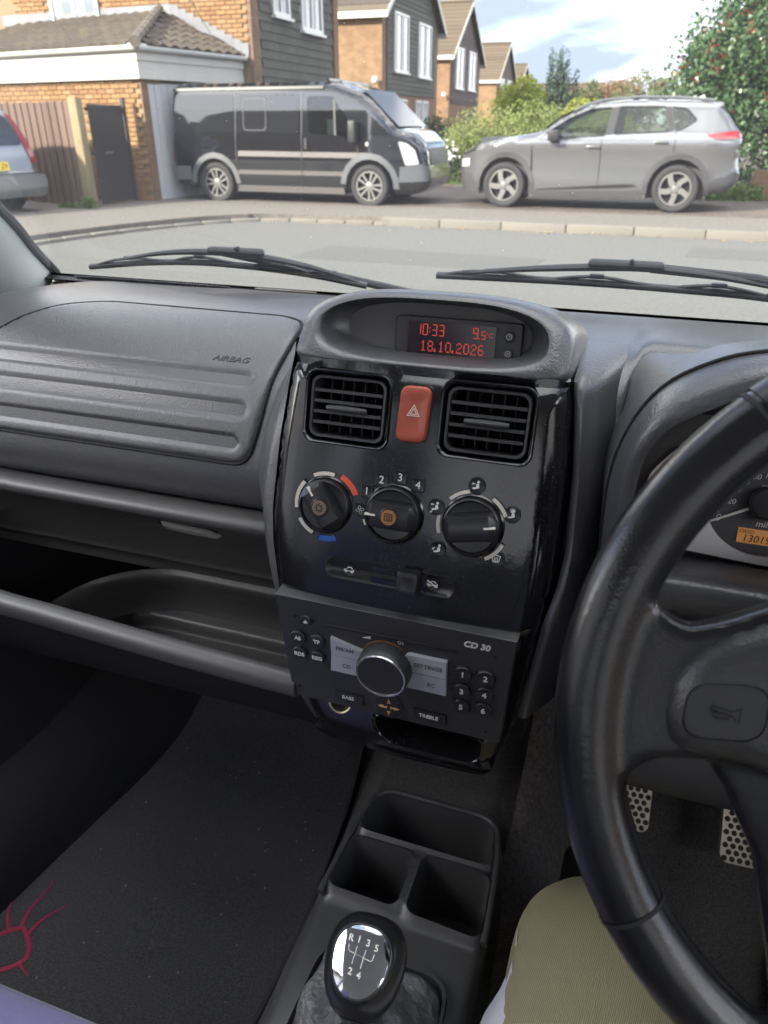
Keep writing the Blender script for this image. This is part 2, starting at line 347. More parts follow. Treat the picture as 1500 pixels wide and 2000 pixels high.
o = b.build('road_repair', mat('asphalt_patch', (0.100, 0.099, 0.095), .92, bump=(90, .5, .004), var=(30, .2)), smooth=0); o['kind'] = 'structure'
# kerb stones, one object each
kerb = bpy.data.objects.new('kerb', None); COL.objects.link(kerb); kerb['kind'] = 'structure'; kerb.location = (-2, 11.35, 0)
acc = 0; seg = []; L = 0
pts = [V3((x, y, 0)) for x, y in kc]; cum = [0]
for a, b in zip(pts, pts[1:]): cum.append(cum[-1] + (b - a).length)
def kpos(d):
    for i in range(len(cum) - 1):
        if d <= cum[i + 1]: return pts[i].lerp(pts[i + 1], (d - cum[i]) / (cum[i + 1] - cum[i]))
    return pts[-1]
kb = MB(); kb.box((0, 0, 0), (.905, .13, .2)); kme = kb.mesh(30, .018, 2); kshort = MB(); kshort.box((0, 0, 0), (.44, .13, .2)); kme2 = kshort.mesh(30, .018, 2); KM = [[], []]
d = 52.; 
while d < cum[-1] - 1:
    bend = d > 64.2; l = .455 if bend else .915; a, b = kpos(d), kpos(d + l); t = (b - a).normalized(); n = V3((-t.y, t.x, 0)); n = n if n.y - n.x * .5 > 0 else -n
    low = -.07 if bend and d > 66.5 else 0
    KM[1 if bend else 0].append(Matrix.Translation((a + b) / 2 + n * .065 + V3((0, 0, .014 + random.uniform(-.004, .004) + low))) @ Matrix.Rotation(math.atan2(t.y, t.x) + random.uniform(-.006, .006), 4, 'Z')); d += l
pieces(kerb, 'kerb_stone', kme, KM[0], m_kerb); pieces(kerb, 'kerb_stone', kme2, KM[1], m_kerb)
# drain grate and small leaves along the gutter
m_dead = island_mat('fallen_leaves', [(.30, .17, .06), (.36, .26, .12), (.22, .13, .06)], .8)
P = np.stack([rng.uniform(-6, 3, 260), 11.2 + rng.normal(0, .09, 260), np.full(260, .012)], 1)
o = leaves('fallen_leaf_litter', P, .035, m_dead, None, up=3, kind='stuff'); tag(o, 'brown fallen leaves lying along the kerb gutter', 'leaves')
# ================================================================ houses
m_brick = island_mat('brick_yellow', [(0.244, 0.134, 0.057), (0.290, 0.171, 0.078), (0.207, 0.109, 0.050), (0.269, 0.155, 0.067), (0.301, 0.186, 0.098), (0.228, 0.119, 0.052)], .9, bump=(40, .5, .004))
m_mort = mat('mortar', (0.244, 0.182, 0.113), .95, bump=(60, .4, .003))
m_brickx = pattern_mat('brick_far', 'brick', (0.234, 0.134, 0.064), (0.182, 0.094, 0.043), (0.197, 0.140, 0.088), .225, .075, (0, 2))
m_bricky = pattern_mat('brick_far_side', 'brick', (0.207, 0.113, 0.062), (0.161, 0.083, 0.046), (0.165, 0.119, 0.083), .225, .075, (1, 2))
m_hang = island_mat('hanging_tile', [(0.062, 0.066, 0.052), (0.078, 0.081, 0.064), (0.052, 0.055, 0.045)], .85, bump=(30, .4, .004))
m_hang2 = island_mat('hanging_tile_brown', [(0.078, 0.057, 0.052), (0.098, 0.070, 0.062), (0.062, 0.046, 0.043)], .85)
m_roof = island_mat('roof_tile', [(0.069, 0.056, 0.043), (0.088, 0.070, 0.052), (0.057, 0.046, 0.038), (0.102, 0.080, 0.055)], .9, bump=(25, .5, .006))
m_roof2 = island_mat('roof_tile_tan', [(0.085, 0.064, 0.040), (0.101, 0.076, 0.050), (0.074, 0.055, 0.035)], .9)
m_upvc = mat('white_upvc', (0.518, 0.518, 0.497), .35)
m_white = mat('white_board', (0.476, 0.461, 0.424), .5, var=(4, .05))
m_pane = mat('window_pane', (.20, .23, .26), .06, spec=.8)
m_curt = mat('net_curtain', (0.393, 0.424, 0.466), .8)
m_lead = mat('lead_flashing', (0.155, 0.163, 0.183), .55, var=(6, .15))
m_gdoor = mat('garage_door_white', (0.518, 0.528, 0.560), .4)
def window(par, f, u, v, w, h, mullion=.5, sill=True):
    """upvc casement: frame ring, panes, sill; f faces outwards"""
    b = MB(); P = [(u - w / 2, v - h / 2), (u + w / 2, v - h / 2), (u + w / 2, v + h / 2), (u - w / 2, v + h / 2)]; t = .075
    Q = [(u - w / 2 + t, v - h / 2 + t), (u + w / 2 - t, v - h / 2 + t), (u + w / 2 - t, v + h / 2 - t), (u - w / 2 + t, v + h / 2 - t)]
    b.ring(P, Q, f, -.03, .05); b.fbox(f, u - w / 2 + w * mullion, v, .008, .07, h - t * 2 - .004, .07); o = b.build('window', m_upvc, par, smooth=0)
    for a0, a1 in ((u - w / 2 + t, u - w / 2 + w * mullion - .035), (u - w / 2 + w * mullion + .035, u + w / 2 - t)):
        p = MB(); p.fbox(f, (a0 + a1) / 2, v, .006, a1 - a0 - .002, h - 2 * t - .004, .012); p.build('pane', m_pane, o, smooth=0)
        c = MB(); n = 16; c.grid([[f.pt(a0 + (a1 - a0) * i / n, v + k * (h / 2 - t), .0135 + .001 * (i % 2)) for i in range(n // 2)] for k in (-1, 1)]); c.build('curtain', m_curt, o, smooth=0)
    if sill:
        b = MB(); b.fbox(f, u, v - h / 2 - .03, .05, w + .1, .05, .12); b.build('sill', m_upvc, o, smooth=0)
brick_b = MB(); brick_b.box((0, 0, 0), (.214, .03, .064)); brick_me = brick_b.mesh(0, .003, 1)
def brick_Ms(f, u0, u1, v0, v1, skip=()):
    Ms = []; r = Matrix((f.a, -f.n, f.b)).transposed().to_4x4(); k = 0; v = v0
    while v < v1 - .03:
        u = u0 + (.1125 if k % 2 else 0)
        while u < u1:
            if not any(a < u < b and c < v < d for a, b, c, d in skip): Ms.append(Matrix.Translation(f.pt(u, v, .004 + random.uniform(-.002, .002))) @ r)
            u += .225
        v += .075; k += 1
    return Ms
tile_b = MB(); tile_b.add([(-.098, 0, 0), (.098, 0, 0), (.098, -.03, 0), (-.098, -.03, 0), (-.098, .006, .2), (.098, .006, .2), (.098, -.006, .2), (-.098, -.006, .2)], [(3, 2, 1, 0), (4, 5, 6, 7), (0, 1, 5, 4), (2, 3, 7, 6), (1, 2, 6, 5), (3, 0, 4, 7)]); tile_me = tile_b.mesh(0)
def hang_Ms(f, u0, u1, v0, v1, skip=()):
    Ms = []; r = Matrix((f.a, -f.n, f.b)).transposed().to_4x4(); k = 0; v = v0
    while v < v1:
        u = u0 + (.1 if k % 2 else 0) + .1
        while u < u1 - .05:
            if not any(a < u < b and c < v + .1 < d for a, b, c, d in skip): Ms.append(Matrix.Translation(f.pt(u, v, .02)) @ r @ Matrix.Rotation(random.uniform(-.02, .02), 4, 'Y'))
            u += .2
        v += .16; k += 1
    return Ms
# ---- first house: brick side facing the road, tile-hung front
X1, Y1, Y1b = -8.04, 15.4, 19.95
h1 = thing('house', (X1, Y1, 0), 'yellow brick house with dark green hung tiles, rising behind the black van', 'house', 'houses along the side street')
fs = Fr((X1, Y1, 0), (1, 0, 0), (0, 0, 1)); ff = Fr((X1, Y1, 0), (0, 1, 0), (0, 0, 1))
b = MB(); b.box(((X1 - 14) / 2 - .012, (Y1 + Y1b) / 2, 2.6), (14 + X1 - .0, Y1b - Y1 - .024, 5.2)); 
b = MB(); b.add([(-16, Y1 + .012, 0), (X1 - .012, Y1 + .012, 0), (X1 - .012, Y1b, 0), (-16, Y1b, 0), (-16, Y1 + .012, 5.3), (X1 - .012, Y1 + .012, 5.3), (X1 - .012, Y1b, 5.3), (-16, Y1b, 5.3)], [(0, 1, 5, 4), (1, 2, 6, 5), (2, 3, 7, 6), (3, 0, 4, 7)]); b.build('wall', m_mort, h1, smooth=0)
Ms = brick_Ms(fs, -5.4, -.1, 2.45, 4.6, [(-4.62, -3.28, 3.1, 5)]); Ms.sort(key=lambda M: -M.translation.x); pieces(h1, 'brick', brick_me, Ms, m_brick)
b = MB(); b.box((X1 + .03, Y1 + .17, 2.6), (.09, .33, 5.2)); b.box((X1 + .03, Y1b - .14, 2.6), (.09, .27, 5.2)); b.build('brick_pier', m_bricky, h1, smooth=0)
sk = [(1.02, 1.86, 3.3, 5), (2.42, 3.62, 3.16, 5)]
Ms = hang_Ms(ff, .36, 4.28, 1.9, 4.75, sk); Ms.sort(key=lambda M: abs(M.translation.z - 3) + M.translation.y * .1); pieces(h1, 'tile', tile_me, Ms, m_hang)
window(h1, Fr((X1, Y1, 0), (0, 1, 0), (0, 0, 1)).at(0, 0, .03), 1.44, 3.98, .80, 1.3); window(h1, ff.at(0, 0, .03), 3.02, 3.86, 1.16, 1.35)
window(h1, fs.at(0, 0, .02), -3.95, 3.72, 1.2, 1.15, .5)
b = MB(); rz = 6.9; b.add([(-16, Y1 - .35, 5.15), (X1 + .3, Y1 - .35, 5.15), (X1 + .3, 17.7, rz), (-16, 17.7, rz), (X1 + .3, Y1b + .35, 5.15), (-16, Y1b + .35, 5.15)], [(0, 1, 2, 3), (3, 2, 4, 5), (1, 4, 2)]); b.build('roof', m_roof, h1, smooth=0)
b = MB(); b.tube([(X1 - 1.95, Y1 - .03, 4.6), (X1 - .7, Y1 - .03, 2.75), (X1 - .25, Y1 - .03, 2.1)], .012, 6); b.build('cable', mat('cable_grey', (.12, .11, .1), .6), h1)
# ---- the garage leaning on the first house
ga = RAD(10); gdx, gdy = V3((math.cos(ga), -math.sin(ga), 0)), V3((math.sin(ga), math.cos(ga), 0))  # along front (right), along side (away)
GC = V3((-8.75, 12.63, 0)); GL = 5.2; GW = 2.72
gar = thing('garage', tuple(GC), 'single garage with white fascia and hipped brown tile roof beside the van', 'garage')
gf = Fr(GC, gdx, (0, 0, 1)); gs = Fr(GC, gdy, (0, 0, 1))
b = MB(); b.add([gf.pt(-GL, 0, -.012), gf.pt(-.012, 0, -.012), gs.pt(.5, 0, -.012), gf.pt(-GL, 2.3, -.012), gf.pt(-.012, 2.3, -.012), gs.pt(.5, 2.3, -.012)], [(0, 1, 4, 3), (1, 2, 5, 4)]); b.build('wall', m_mort, gar, smooth=0)
Ms = [M for M in brick_Ms(gf, -GL + .1, -.10, .14, 2.1) if M.translation.z > 1.55 or gf.a.dot(M.translation - GC) > -1.5]; Ms.sort(key=lambda M: -M.translation.z); pieces(gar, 'brick', brick_me, Ms, m_brick)
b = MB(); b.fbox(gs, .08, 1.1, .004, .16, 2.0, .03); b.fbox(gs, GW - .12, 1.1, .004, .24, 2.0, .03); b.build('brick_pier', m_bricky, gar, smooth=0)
b = MB(); nrib = 14
for i in range(nrib): b.fbox(gs, .17 + (GW - .42) * (i + .5) / nrib, 1.04, -.015, (GW - .42) / nrib - .012, 1.86, .02 + .008 * (i % 2))
b.build('garage_door', m_gdoor, gar, smooth=0)
b = MB(); b.fbox(gs, GW / 2 - .04, 1.04, -.03, GW - .4, 1.9, .015); b.build('door_backing', m_gdoor, gar, smooth=0)
def corner_band(v0, v1, off, name, m, bev=.008):
    b = MB(); P = [gf.pt(-GL, 0, off), gf.pt(off, 0, off), gs.pt(GW + .05, 0, off)]; I = [gf.pt(-GL, 0, off - .03), gf.pt(off - .03, 0, off - .03), gs.pt(GW + .05, 0, off - .03)]
    ring = lambda v: [p + V3((0, 0, v)) for p in P] + [p + V3((0, 0, v)) for p in reversed(I)]
    b.loft([ring(v0), ring(v1)], True, True, True); return b.build(name, m, gar, smooth=0)
for v0, v1, off in ((2.04, 2.20, .10), (2.203, 2.31, .085), (2.313, 2.47, .11)): corner_band(v0, v1, off, 'fascia_board', m_white)
b = MB()
for P in ([gf.pt(-GL, 2.50, .17), gf.pt(.17, 2.50, .17)], [gs.pt(-.13, 2.50, .17), gs.pt(GW + .06, 2.50, .17)]): b.tube(P, .055, 10)
b.build('gutter', m_upvc, gar)
# roof: left slope up to the house wall, hip and right slope
EV = 2.52
def gp(x, y, z): return GC + gdx * x + gdy * y + V3((0, 0, z))
apex = gp(-1.35, 2.15, 3.28)
b = MB(); A = gp(.22, -.22, EV); Lf = gp(-GL, -.22, EV); Rt = gp(.22, GW + .1, EV); La = gp(-GL, 2.15, 3.28)
b.add([Lf, A, apex, La, Rt], [(0, 1, 2, 3), (1, 4, 2)]); b.build('roof_deck', m_roof, gar, smooth=0)
pb = MB(); n = 8
prof = [(i / n * .30 - .15, .022 * math.sin(i / n * 2 * math.pi) + .02) for i in range(n + 1)]
pb.grid([[(x, 0, z + .012) for x, z in prof], [(x, .31, z - .004) for x, z in prof]]); pb.grid([[(x, 0, -.004) for x, z in prof], [(x, 0, z + .012) for x, z in prof]]); pan_me = pb.mesh(50)
def tile_slope(par, o, along, upv, nx, ny, test, m, me, px=.29, py=.27, name='roof_tile'):
    n = along.cross(upv).normalized(); r = Matrix((along.normalized(), upv.normalized(), n)).transposed().to_4x4(); Ms = []
    for j in range(ny):
        for i in range(nx):
            c = o + along.normalized() * (px * (i + .5)) + upv.normalized() * (py * j)
            if test(c + upv.normalized() * .13): Ms.append(Matrix.Translation(c + n * .01) @ r @ Matrix.Rotation(random.uniform(-.015, .015), 4, 'Z'))
    pieces(par, name, me, Ms, m)
def halfplane(p, q, s):   # s*(cross)>0 in plan
    return lambda c: s * ((q.x - p.x) * (c.y - p.y) - (q.y - p.y) * (c.x - p.x)) > 0
up1 = (La - Lf); hp = halfplane(A, apex, 1); tile_slope(gar, Lf, gdx, up1, 19, 9, lambda c: hp(c) and (c - Lf).dot(up1.normalized()) < up1.length + .1, m_roof, pan_me)
e2 = (Rt - A).normalized(); up2 = (apex - A) - e2 * (apex - A).dot(e2); hp2 = halfplane(A, apex, -1); hp3 = halfplane(apex, Rt, -1)
tile_slope(gar, A, e2, up2, 11, 7, lambda c: hp2(c) and hp3(c), m_roof, pan_me)
b = MB(); nh = 8
for i in range(nh):
    p, q = A.lerp(apex, i / nh), A.lerp(apex, (i + 1.08) / nh); b.tube([p + V3((0, 0, .045)), q + V3((0, 0, .05))], [.095, .075], 8)
b.build('hip_tile', mat('hip_tile_grey', (0.132, 0.114, 0.090), .9, bump=(30, .4, .004), var=(5, .2)), gar)
b = MB(); nst = 10
for i in range(nst):
    p, q = apex.lerp(Rt, i / nst), apex.lerp(Rt, (i + 1.02) / nst); zt = p.z + .16
    b.add([(p.x, 15.37, p.z - .02), (q.x, 15.37, q.z - .02), (q.x, 15.37, zt), (p.x, 15.37, zt), (p.x, 15.385, zt), (q.x, 15.385, zt)], [(0, 1, 2, 3), (3, 2, 5, 4)])
b.add([(-13.9, 15.36, 3.2), (apex.x, 15.36, 3.25), (apex.x, 15.37, 3.46), (-13.9, 15.37, 3.40)], [(0, 1, 2, 3)]); b.build('flashing', m_lead, gar, smooth=0)
# ---- further houses with gable fronts
def far_house(Xf, Ya, Yb, eave, apexz, m_tiles, m_rf, wins, label, tilerows=True, lower=None):
    h = thing('house', (Xf, Ya, 0), label, 'house', 'houses along the side street'); Ym = (Ya + Yb) / 2; D = 9.
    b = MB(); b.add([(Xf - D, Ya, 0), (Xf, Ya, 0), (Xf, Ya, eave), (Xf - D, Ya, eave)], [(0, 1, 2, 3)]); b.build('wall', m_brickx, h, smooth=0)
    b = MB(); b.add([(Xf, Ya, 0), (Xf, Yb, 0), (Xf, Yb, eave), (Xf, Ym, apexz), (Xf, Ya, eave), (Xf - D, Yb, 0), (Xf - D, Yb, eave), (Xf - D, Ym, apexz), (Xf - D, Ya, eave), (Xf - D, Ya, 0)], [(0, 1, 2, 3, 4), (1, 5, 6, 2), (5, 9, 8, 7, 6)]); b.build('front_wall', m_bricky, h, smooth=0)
    f = Fr((Xf, Ya, 0), (0, 1, 0), (0, 0, 1)); W = Yb - Ya
    b = MB(); v = 2.35
    while v < apexz - .25:
        lo, hi = .45, W - .45
        if v > eave - .1: k = (v - eave + .25) / (apexz - eave); lo = max(lo, W / 2 * k + .2); hi = W - lo
        if hi > lo: b.add([f.pt(lo, v, .05), f.pt(hi, v, .05), f.pt(hi, v + .19, .022), f.pt(lo, v + .19, .022), f.pt(lo, v, .015), f.pt(hi, v, .015)], [(0, 1, 2, 3), (4, 5, 1, 0)])
        v += .165
    b.build('tile_course', m_tiles, h, smooth=0, kind='stuff')
    for (u, vv, w, hh) in wins: window(h, f.at(0, 0, .05), u, vv, w, hh, .5)
    ov = .3; n = 13
    for Y_, sgn in ((Ya, -1), (Yb, 1)):
        b = MB(); e0 = V3((Xf + ov, Y_ + sgn * ov, eave - .12)); r0 = V3((Xf + ov, Ym, apexz + .12))
        for i in range(n):
            p, q = e0.lerp(r0, i / n), e0.lerp(r0, (i + 1) / n); dz = V3((0, 0, .05))
            b.add([p + dz, q + V3((0, 0, .012)), q + V3((-D - ov, 0, .012)), p + dz - V3((D + ov, 0, 0)), p, p - V3((D + ov, 0, 0))], [(0, 1, 2, 3), (4, 0, 3, 5)])
        r = b.build('roof', m_rf, h, smooth=0)
        b = MB(); b.add([e0 + V3((.02, 0, -.16)), r0 + V3((.02, 0, -.16)), r0 + V3((.02, 0, .03)), e0 + V3((.02, 0, .03)), e0 + V3((-.02, 0, -.16)), r0 + V3((-.02, 0, -.16)), r0 + V3((-.02, 0, .03)), e0 + V3((-.02, 0, .03))], [(0, 1, 2, 3), (4, 7, 6, 5), (0, 4, 5, 1), (3, 2, 6, 7), (0, 3, 7, 4)]); b.build('bargeboard', m_white, h, smooth=0)
        b = MB(); b.box((Xf - D / 2 + ov / 2, Y_ + sgn * (ov - .02), eave - .2), (D + ov, .06, .2)); b.build('gutter', m_white, h, smooth=0)
    b = MB(); b.tube([(Xf + ov, Ym, apexz + .16), (Xf - D, Ym, apexz + .16)], .11, 6); b.build('ridge', m_rf, h)
    return h
h2 = far_house(-10.15, 29.6, 37.2, 4.95, 7.6, m_hang, m_roof, [(2.1, 4.05, 1.75, 1.9), (5.3, 4.0, 1.85, 1.9)], 'brick house with olive hung tiles and two white windows above the van cab')
b = MB(); f2 = Fr((-10.15, 29.6, 0), (0, 1, 0), (0, 0, 1))
for u in (1.5, 2.5, 4.6, 5.6): window(h2, f2.at(0, 0, .03), u, 1.2, .8, 2.0, .5, False)
b.fbox(f2, 4, .35, .02, .1, .1, .1)
far_house(-11.75, 45.6, 53.2, 4.7, 7.3, m_hang2, m_roof2, [(2.1, 4.1, 1.9, 2.0), (5.2, 4.1, 1.9, 2.0)], 'brick house with brown hung gable, second from the bushes')
far_house(-14.1, 70.5, 78.5, 4.6, 7.3, m_hang2, m_roof2, [(2.2, 3.4, 1.9, 2.6), (5.4, 3.4, 1.9, 2.6)], 'small distant house with pale gable beyond the brown one')
far_house(-17.5, 100, 109, 4.9, 7.5, m_hang2, m_roof2, [(3, 4, 2, 2)], 'farthest house, only its tan roof showing above the bushes')
far_house(-9.5, 118, 127, 4.0, 6.1, m_hang2, m_roof2, [(3, 4, 2, 2)], 'distant tan house between the conifer and the grey car roof')
# white globe lights on the house corners
for X_, Y_, lab in ((-10.2, 29.45, 'white security light on the brick corner above the van cab'), (-11.8, 45.4, 'white security light on the brown gabled house corner')):
    b = MB(); f = Fr((X_ - .15, Y_, 2.75), (1, 0, 0), (0, 0, 1)); b.lathe([(.0, .22), (.09, .19), (.13, .1), (.1, .02), (.05, 0)], f, 14); t = b.build('security_light', m_upvc); tag(t, lab, 'light', 'security lights on houses')
# ---- fence, post and gate between silver car and garage
m_fence = island_mat('fence_wood', [(0.119, 0.078, 0.060), (0.155, 0.104, 0.083), (0.098, 0.067, 0.053)], .9, bump=(50, .5, .004))
fen = thing('board_fence', (-9.6, 11.5, 0), 'weathered brown board fence behind the silver car', 'fence')
FA = V3((-9.1, 11.33, .1)); FD = V3((-.95, .31, 0)).normalized(); ff_ = Fr(FA, FD * -1, (0, 0, 1))
bb = MB(); bb.box((0, 0, .79), (.118, .02, 1.58)); bme = bb.mesh(0, .003, 1); r = Matrix((ff_.a, -ff_.n, ff_.b)).transposed().to_4x4()
pieces(fen, 'board', bme, [Matrix.Translation(ff_.pt(-.1 - .105 * i, random.uniform(-.01, .01), .02 * (i % 2) + .01)) @ r for i in range(30)], m_fence)
b = MB(); b.fbox(ff_, -1.6, 1.3, -.04, 3.2, .08, .05); b.fbox(ff_, -1.6, .4, -.04, 3.2, .08, .05); b.build('rail', m_fence, fen, smooth=0)
b = MB(); b.box((-9.06, 11.25, .9), (.16, .16, 1.66)); o = b.build('fence_post', mat('post_pale', (0.249, 0.202, 0.119), .85, bump=(30, .4, .004), var=(5, .12)), bevel=.012); tag(o, 'thick pale wooden post between the fence and dark gate', 'post')
gt = thing('side_gate', (-9.0, 11.9, .1), 'dark slatted metal gate next to the garage corner', 'gate'); gfr = Fr((-8.98, 11.4, .12), (-.06, 1.0, 0), (0, 0, 1)); m_gate = mat('gate_dark', (.035, .03, .032), .6)
sl = MB(); sl.box((0, 0, .77), (.052, .018, 1.5)); sme = sl.mesh(0, .004, 1); r = Matrix((gfr.a, -gfr.n, gfr.b)).transposed().to_4x4()
pieces(gt, 'slat', sme, [Matrix.Translation(gfr.pt(.06 + .062 * i, 0, 0)) @ r for i in range(16)], m_gate)
b = MB(); b.fbox(gfr, .52, .12, -.02, 1.05, .06, .03); b.fbox(gfr, .52, 1.45, -.02, 1.05, .06, .03); b.fbox(gfr, .52, .8, -.02, 1.05, .05, .03); b.fbox(gfr, 1.07, .82, 0, .06, 1.64, .06); b.build('gate_frame', m_gate, gt, smooth=0)
b = MB(); b.fbox(gfr, .42, .8, .02, .2, .03, .02); b.build('latch', mat('latch', (.2, .15, .13), .5), gt, smooth=0)
# ---- low brick wall right of the holly
b = MB(); b.box((3.35, 16.25, .36), (3.5, .22, .5)); lw = b.build('garden_wall', m_brickx, smooth=0); tag(lw, 'low tan brick garden wall under the holly', 'wall')
# ---- buildings behind our car: neighbours for reflections, unseen house added for shade
m_bounce = mat('bounce_white', (.78, .76, .72), .8)  # wall white chosen to bounce skylight into the cabin
hb = thing('shade_house', (-1.5, -5.2, 0), 'unseen white house added behind our parked car for shade and bounce', 'house')  # added out of view to keep direct sun off the cabin
b = MB(); b.box((-2.5, -5.4, 2.1), (13, 4, 4.2)); b.build('wall', m_bounce, hb, smooth=0)
b = MB(); b.add([(-9.3, -3.1, 4.1), (4.3, -3.1, 4.1), (4.3, -5.4, 5.5), (-9.3, -5.4, 5.5), (4.3, -7.7, 4.1), (-9.3, -7.7, 4.1)], [(0, 1, 2, 3), (3, 2, 4, 5), (1, 4, 2), (0, 3, 5)]); b.build('roof', m_roof, hb, smooth=0)
for i, (x0, x1, lab) in enumerate(((-20, -13, 'neighbouring brick house across the road, left of ours'), (-33, -24, 'second brick house across the road, farther left'), (8, 17, 'neighbouring brick house across the road, right of ours'))):
    nb = thing('neighbour_house', ((x0 + x1) / 2, -8, 0), lab, 'house', 'houses behind our car'); b = MB(); b.box(((x0 + x1) / 2, -10, 2.5), (x1 - x0, 7, 5)); b.build('wall', m_brickx, nb, smooth=0)
    b = MB(); b.add([(x0 - .3, -6.2, 4.9), (x1 + .3, -6.2, 4.9), (x1 + .3, -10, 7.3), (x0 - .3, -10, 7.3), (x1 + .3, -13.8, 4.9), (x0 - .3, -13.8, 4.9)], [(0, 1, 2, 3), (3, 2, 4, 5), (1, 4, 2), (0, 3, 5)]); b.build('roof', m_roof, nb, smooth=0)
b = MB(); b.box((-2.0, -3.38, 1.05), (2.3, .06, 2.05)); b.build('garage_door', m_gdoor, hb, smooth=0)
# ================================================================ planting
def tree(name, label, cat, base, trunk, blobs, n, size, m, mt, group=None, shell=.45, extra=()):
    t = thing(name, base, label, cat, group); bs = V3(base); b = MB()
    if trunk:
        b.tube([bs, bs + V3((.05, .03, trunk[1] * .5)), bs + V3((0, 0, trunk[1]))], [trunk[0], trunk[0] * .8, trunk[0] * .4], 8)
        for i in range(7):
            bl = random.choice(blobs); p = bs + V3((0, 0, trunk[1] * random.uniform(.35, .9))); q = V3(bl[:3]); b.tube([p, p.lerp(q, .5) + V3((0, 0, .1)), q], [trunk[0] * .35, trunk[0] * .2, .01], 5)
        b.build('trunk', mt, t)
    leaves('crown', blob_pts(blobs, n, shell), size, m, t); return t
m_bark = mat('bark', (.11, .085, .06), .95, bump=(20, .7, .01))
def clump(c, r, k, s, sq=1.):
    return [(c[0] + random.gauss(0, r[0] * .45), c[1] + random.gauss(0, r[1] * .45), c[2] + random.gauss(0, r[2] * .45), *(s * random.uniform(.7, 1.3) * q for q in (1, 1, sq))) for _ in range(k)]
m_holly = island_mat('holly_leaf', [(0.027, 0.069, 0.032), (0.050, 0.108, 0.041), (0.090, 0.153, 0.059), (0.038, 0.087, 0.038), (0.127, 0.178, 0.090)], .32, .12)
m_berry = mat('holly_berry', (.40, .02, .014), .3)
HX = -.5
hblobs = [(2.2, 17.6, 1.0, 1.55, 1.1, 1.0), (2.05, 17.6, 1.9, 1.85, 1.2, 1.1), (2.15, 17.6, 2.7, 1.7, 1.1, 1.0), (2.6, 17.6, 3.5, 1.5, 1.1, 1.0), (3.1, 17.6, 4.3, 1.4, 1, 1.0)] + clump((1.75, 17.3, 2.2), (.9, .7, 1.2), 30, .5)
hblobs = [(q[0] + HX, *q[1:]) for q in hblobs]
hol = tree('holly_tree', 'tall holly tree with red berries behind the grey car tail', 'tree', (2.3, 17.6, .1), (.16, 3.0), hblobs, 62000, .10, m_holly, m_bark, shell=.5)
b = MB(); ico = [(0, 0, 1), (.9, 0, .44), (.28, .86, .44), (-.73, .53, .44), (-.73, -.53, .44), (.28, -.86, .44), (0, 0, -1)]
icf = [(0, 1, 2), (0, 2, 3), (0, 3, 4), (0, 4, 5), (0, 5, 1), (6, 2, 1), (6, 3, 2), (6, 4, 3), (6, 5, 4), (6, 1, 5)]
for p in blob_pts(hblobs, 260, 1.0):
    for k in range(random.randint(3, 9)):
        q = V3(p) + V3((random.gauss(0, .05), random.gauss(0, .05), random.gauss(0, .05))); b.add([q + V3(v) * .017 for v in ico], icf)
o = b.build('berries', m_berry, hol, kind='stuff', fixn=False)
m_hedge = island_mat('hedge_leaf', [(0.161, 0.221, 0.053), (0.221, 0.280, 0.074), (0.280, 0.308, 0.109), (0.123, 0.176, 0.045), (0.323, 0.323, 0.147)], .6, .25)
tree('round_bush', 'light green rounded bush behind the grey car bonnet', 'bush', (-3.9, 19.2, .1), (.06, .8), [(-4.1, 19.2, .9, 1.0, .9, .85), (-3.0, 19.3, 1.0, 1.1, .9, .85), (-2.2, 19.4, .9, .9, .8, .75), (-4.7, 19.2, .6, .6, .6, .6)] + clump((-3.7, 19.0, .95), (1.2, .6, .5), 26, .3), 22000, .06, m_hedge, m_bark, 'garden bushes', .6)
m_darkh = island_mat('dark_hedge_leaf', [(0.028, 0.053, 0.021), (0.045, 0.078, 0.029), (0.059, 0.092, 0.039)], .6, .15)
tree('dark_hedge', 'dark green hedge between the van nose and light bush', 'hedge', (-6.0, 22, .1), (.06, .8), [(-6.0, 22, .8, .6, .7, .8), (-5.6, 21.8, .5, .7, .6, .55)] + clump((-5.9, 22, .85), (.5, .5, .6), 12, .28), 8000, .075, m_darkh, m_bark, 'garden bushes', .6)
m_lime = island_mat('lime_leaf', [(0.265, 0.318, 0.027), (0.357, 0.398, 0.039), (0.199, 0.252, 0.039), (0.423, 0.423, 0.066)], .6, .3)
tree('laurel_bush', 'bright yellow green bush in front of the dark conifer', 'bush', (-4.3, 24.8, .1), (.06, 1.5), clump((-4.25, 24.8, 1.75), (.55, .5, .8), 20, .36), 7000, .10, m_lime, m_bark, 'garden bushes', .5)
tree('golden_mound', 'low golden conifer mound just above the grey car bonnet', 'bush', (-2.2, 23.0, .1), (.06, 1.0), [(-2.5, 23.0, 1.0, .75, .7, .75), (-2.0, 23.0, 1.1, .85, .7, .85), (-1.5, 23, 1.0, .8, .7, .7)] + clump((-2.1, 22.8, 1.35), (.6, .4, .35), 10, .25), 9000, .06, m_lime, m_bark, 'garden bushes', .7)
m_conif = island_mat('conifer_needle', [(0.035, 0.062, 0.048), (0.056, 0.091, 0.062), (0.074, 0.111, 0.067)], .7, .1)
cblob = []
for i in range(26):
    a = random.uniform(0, 6.28); r = random.uniform(0, .62); x, y = -3.42 + r * math.cos(a), 26.2 + r * math.sin(a); hgt = random.uniform(2.4, 3.6) - r * 1.2
    for k in range(8): cblob.append((x, y, .4 + hgt * k / 8, .34 * (1 - k / 9.5), .34 * (1 - k / 9.5), hgt / 9))
tree('conifer_tree', 'dark upright conifer with spiky top behind the bushes', 'tree', (-3.42, 26.2, .1), (.1, 2.2), cblob, 26000, .085, m_conif, m_bark, None, .4)
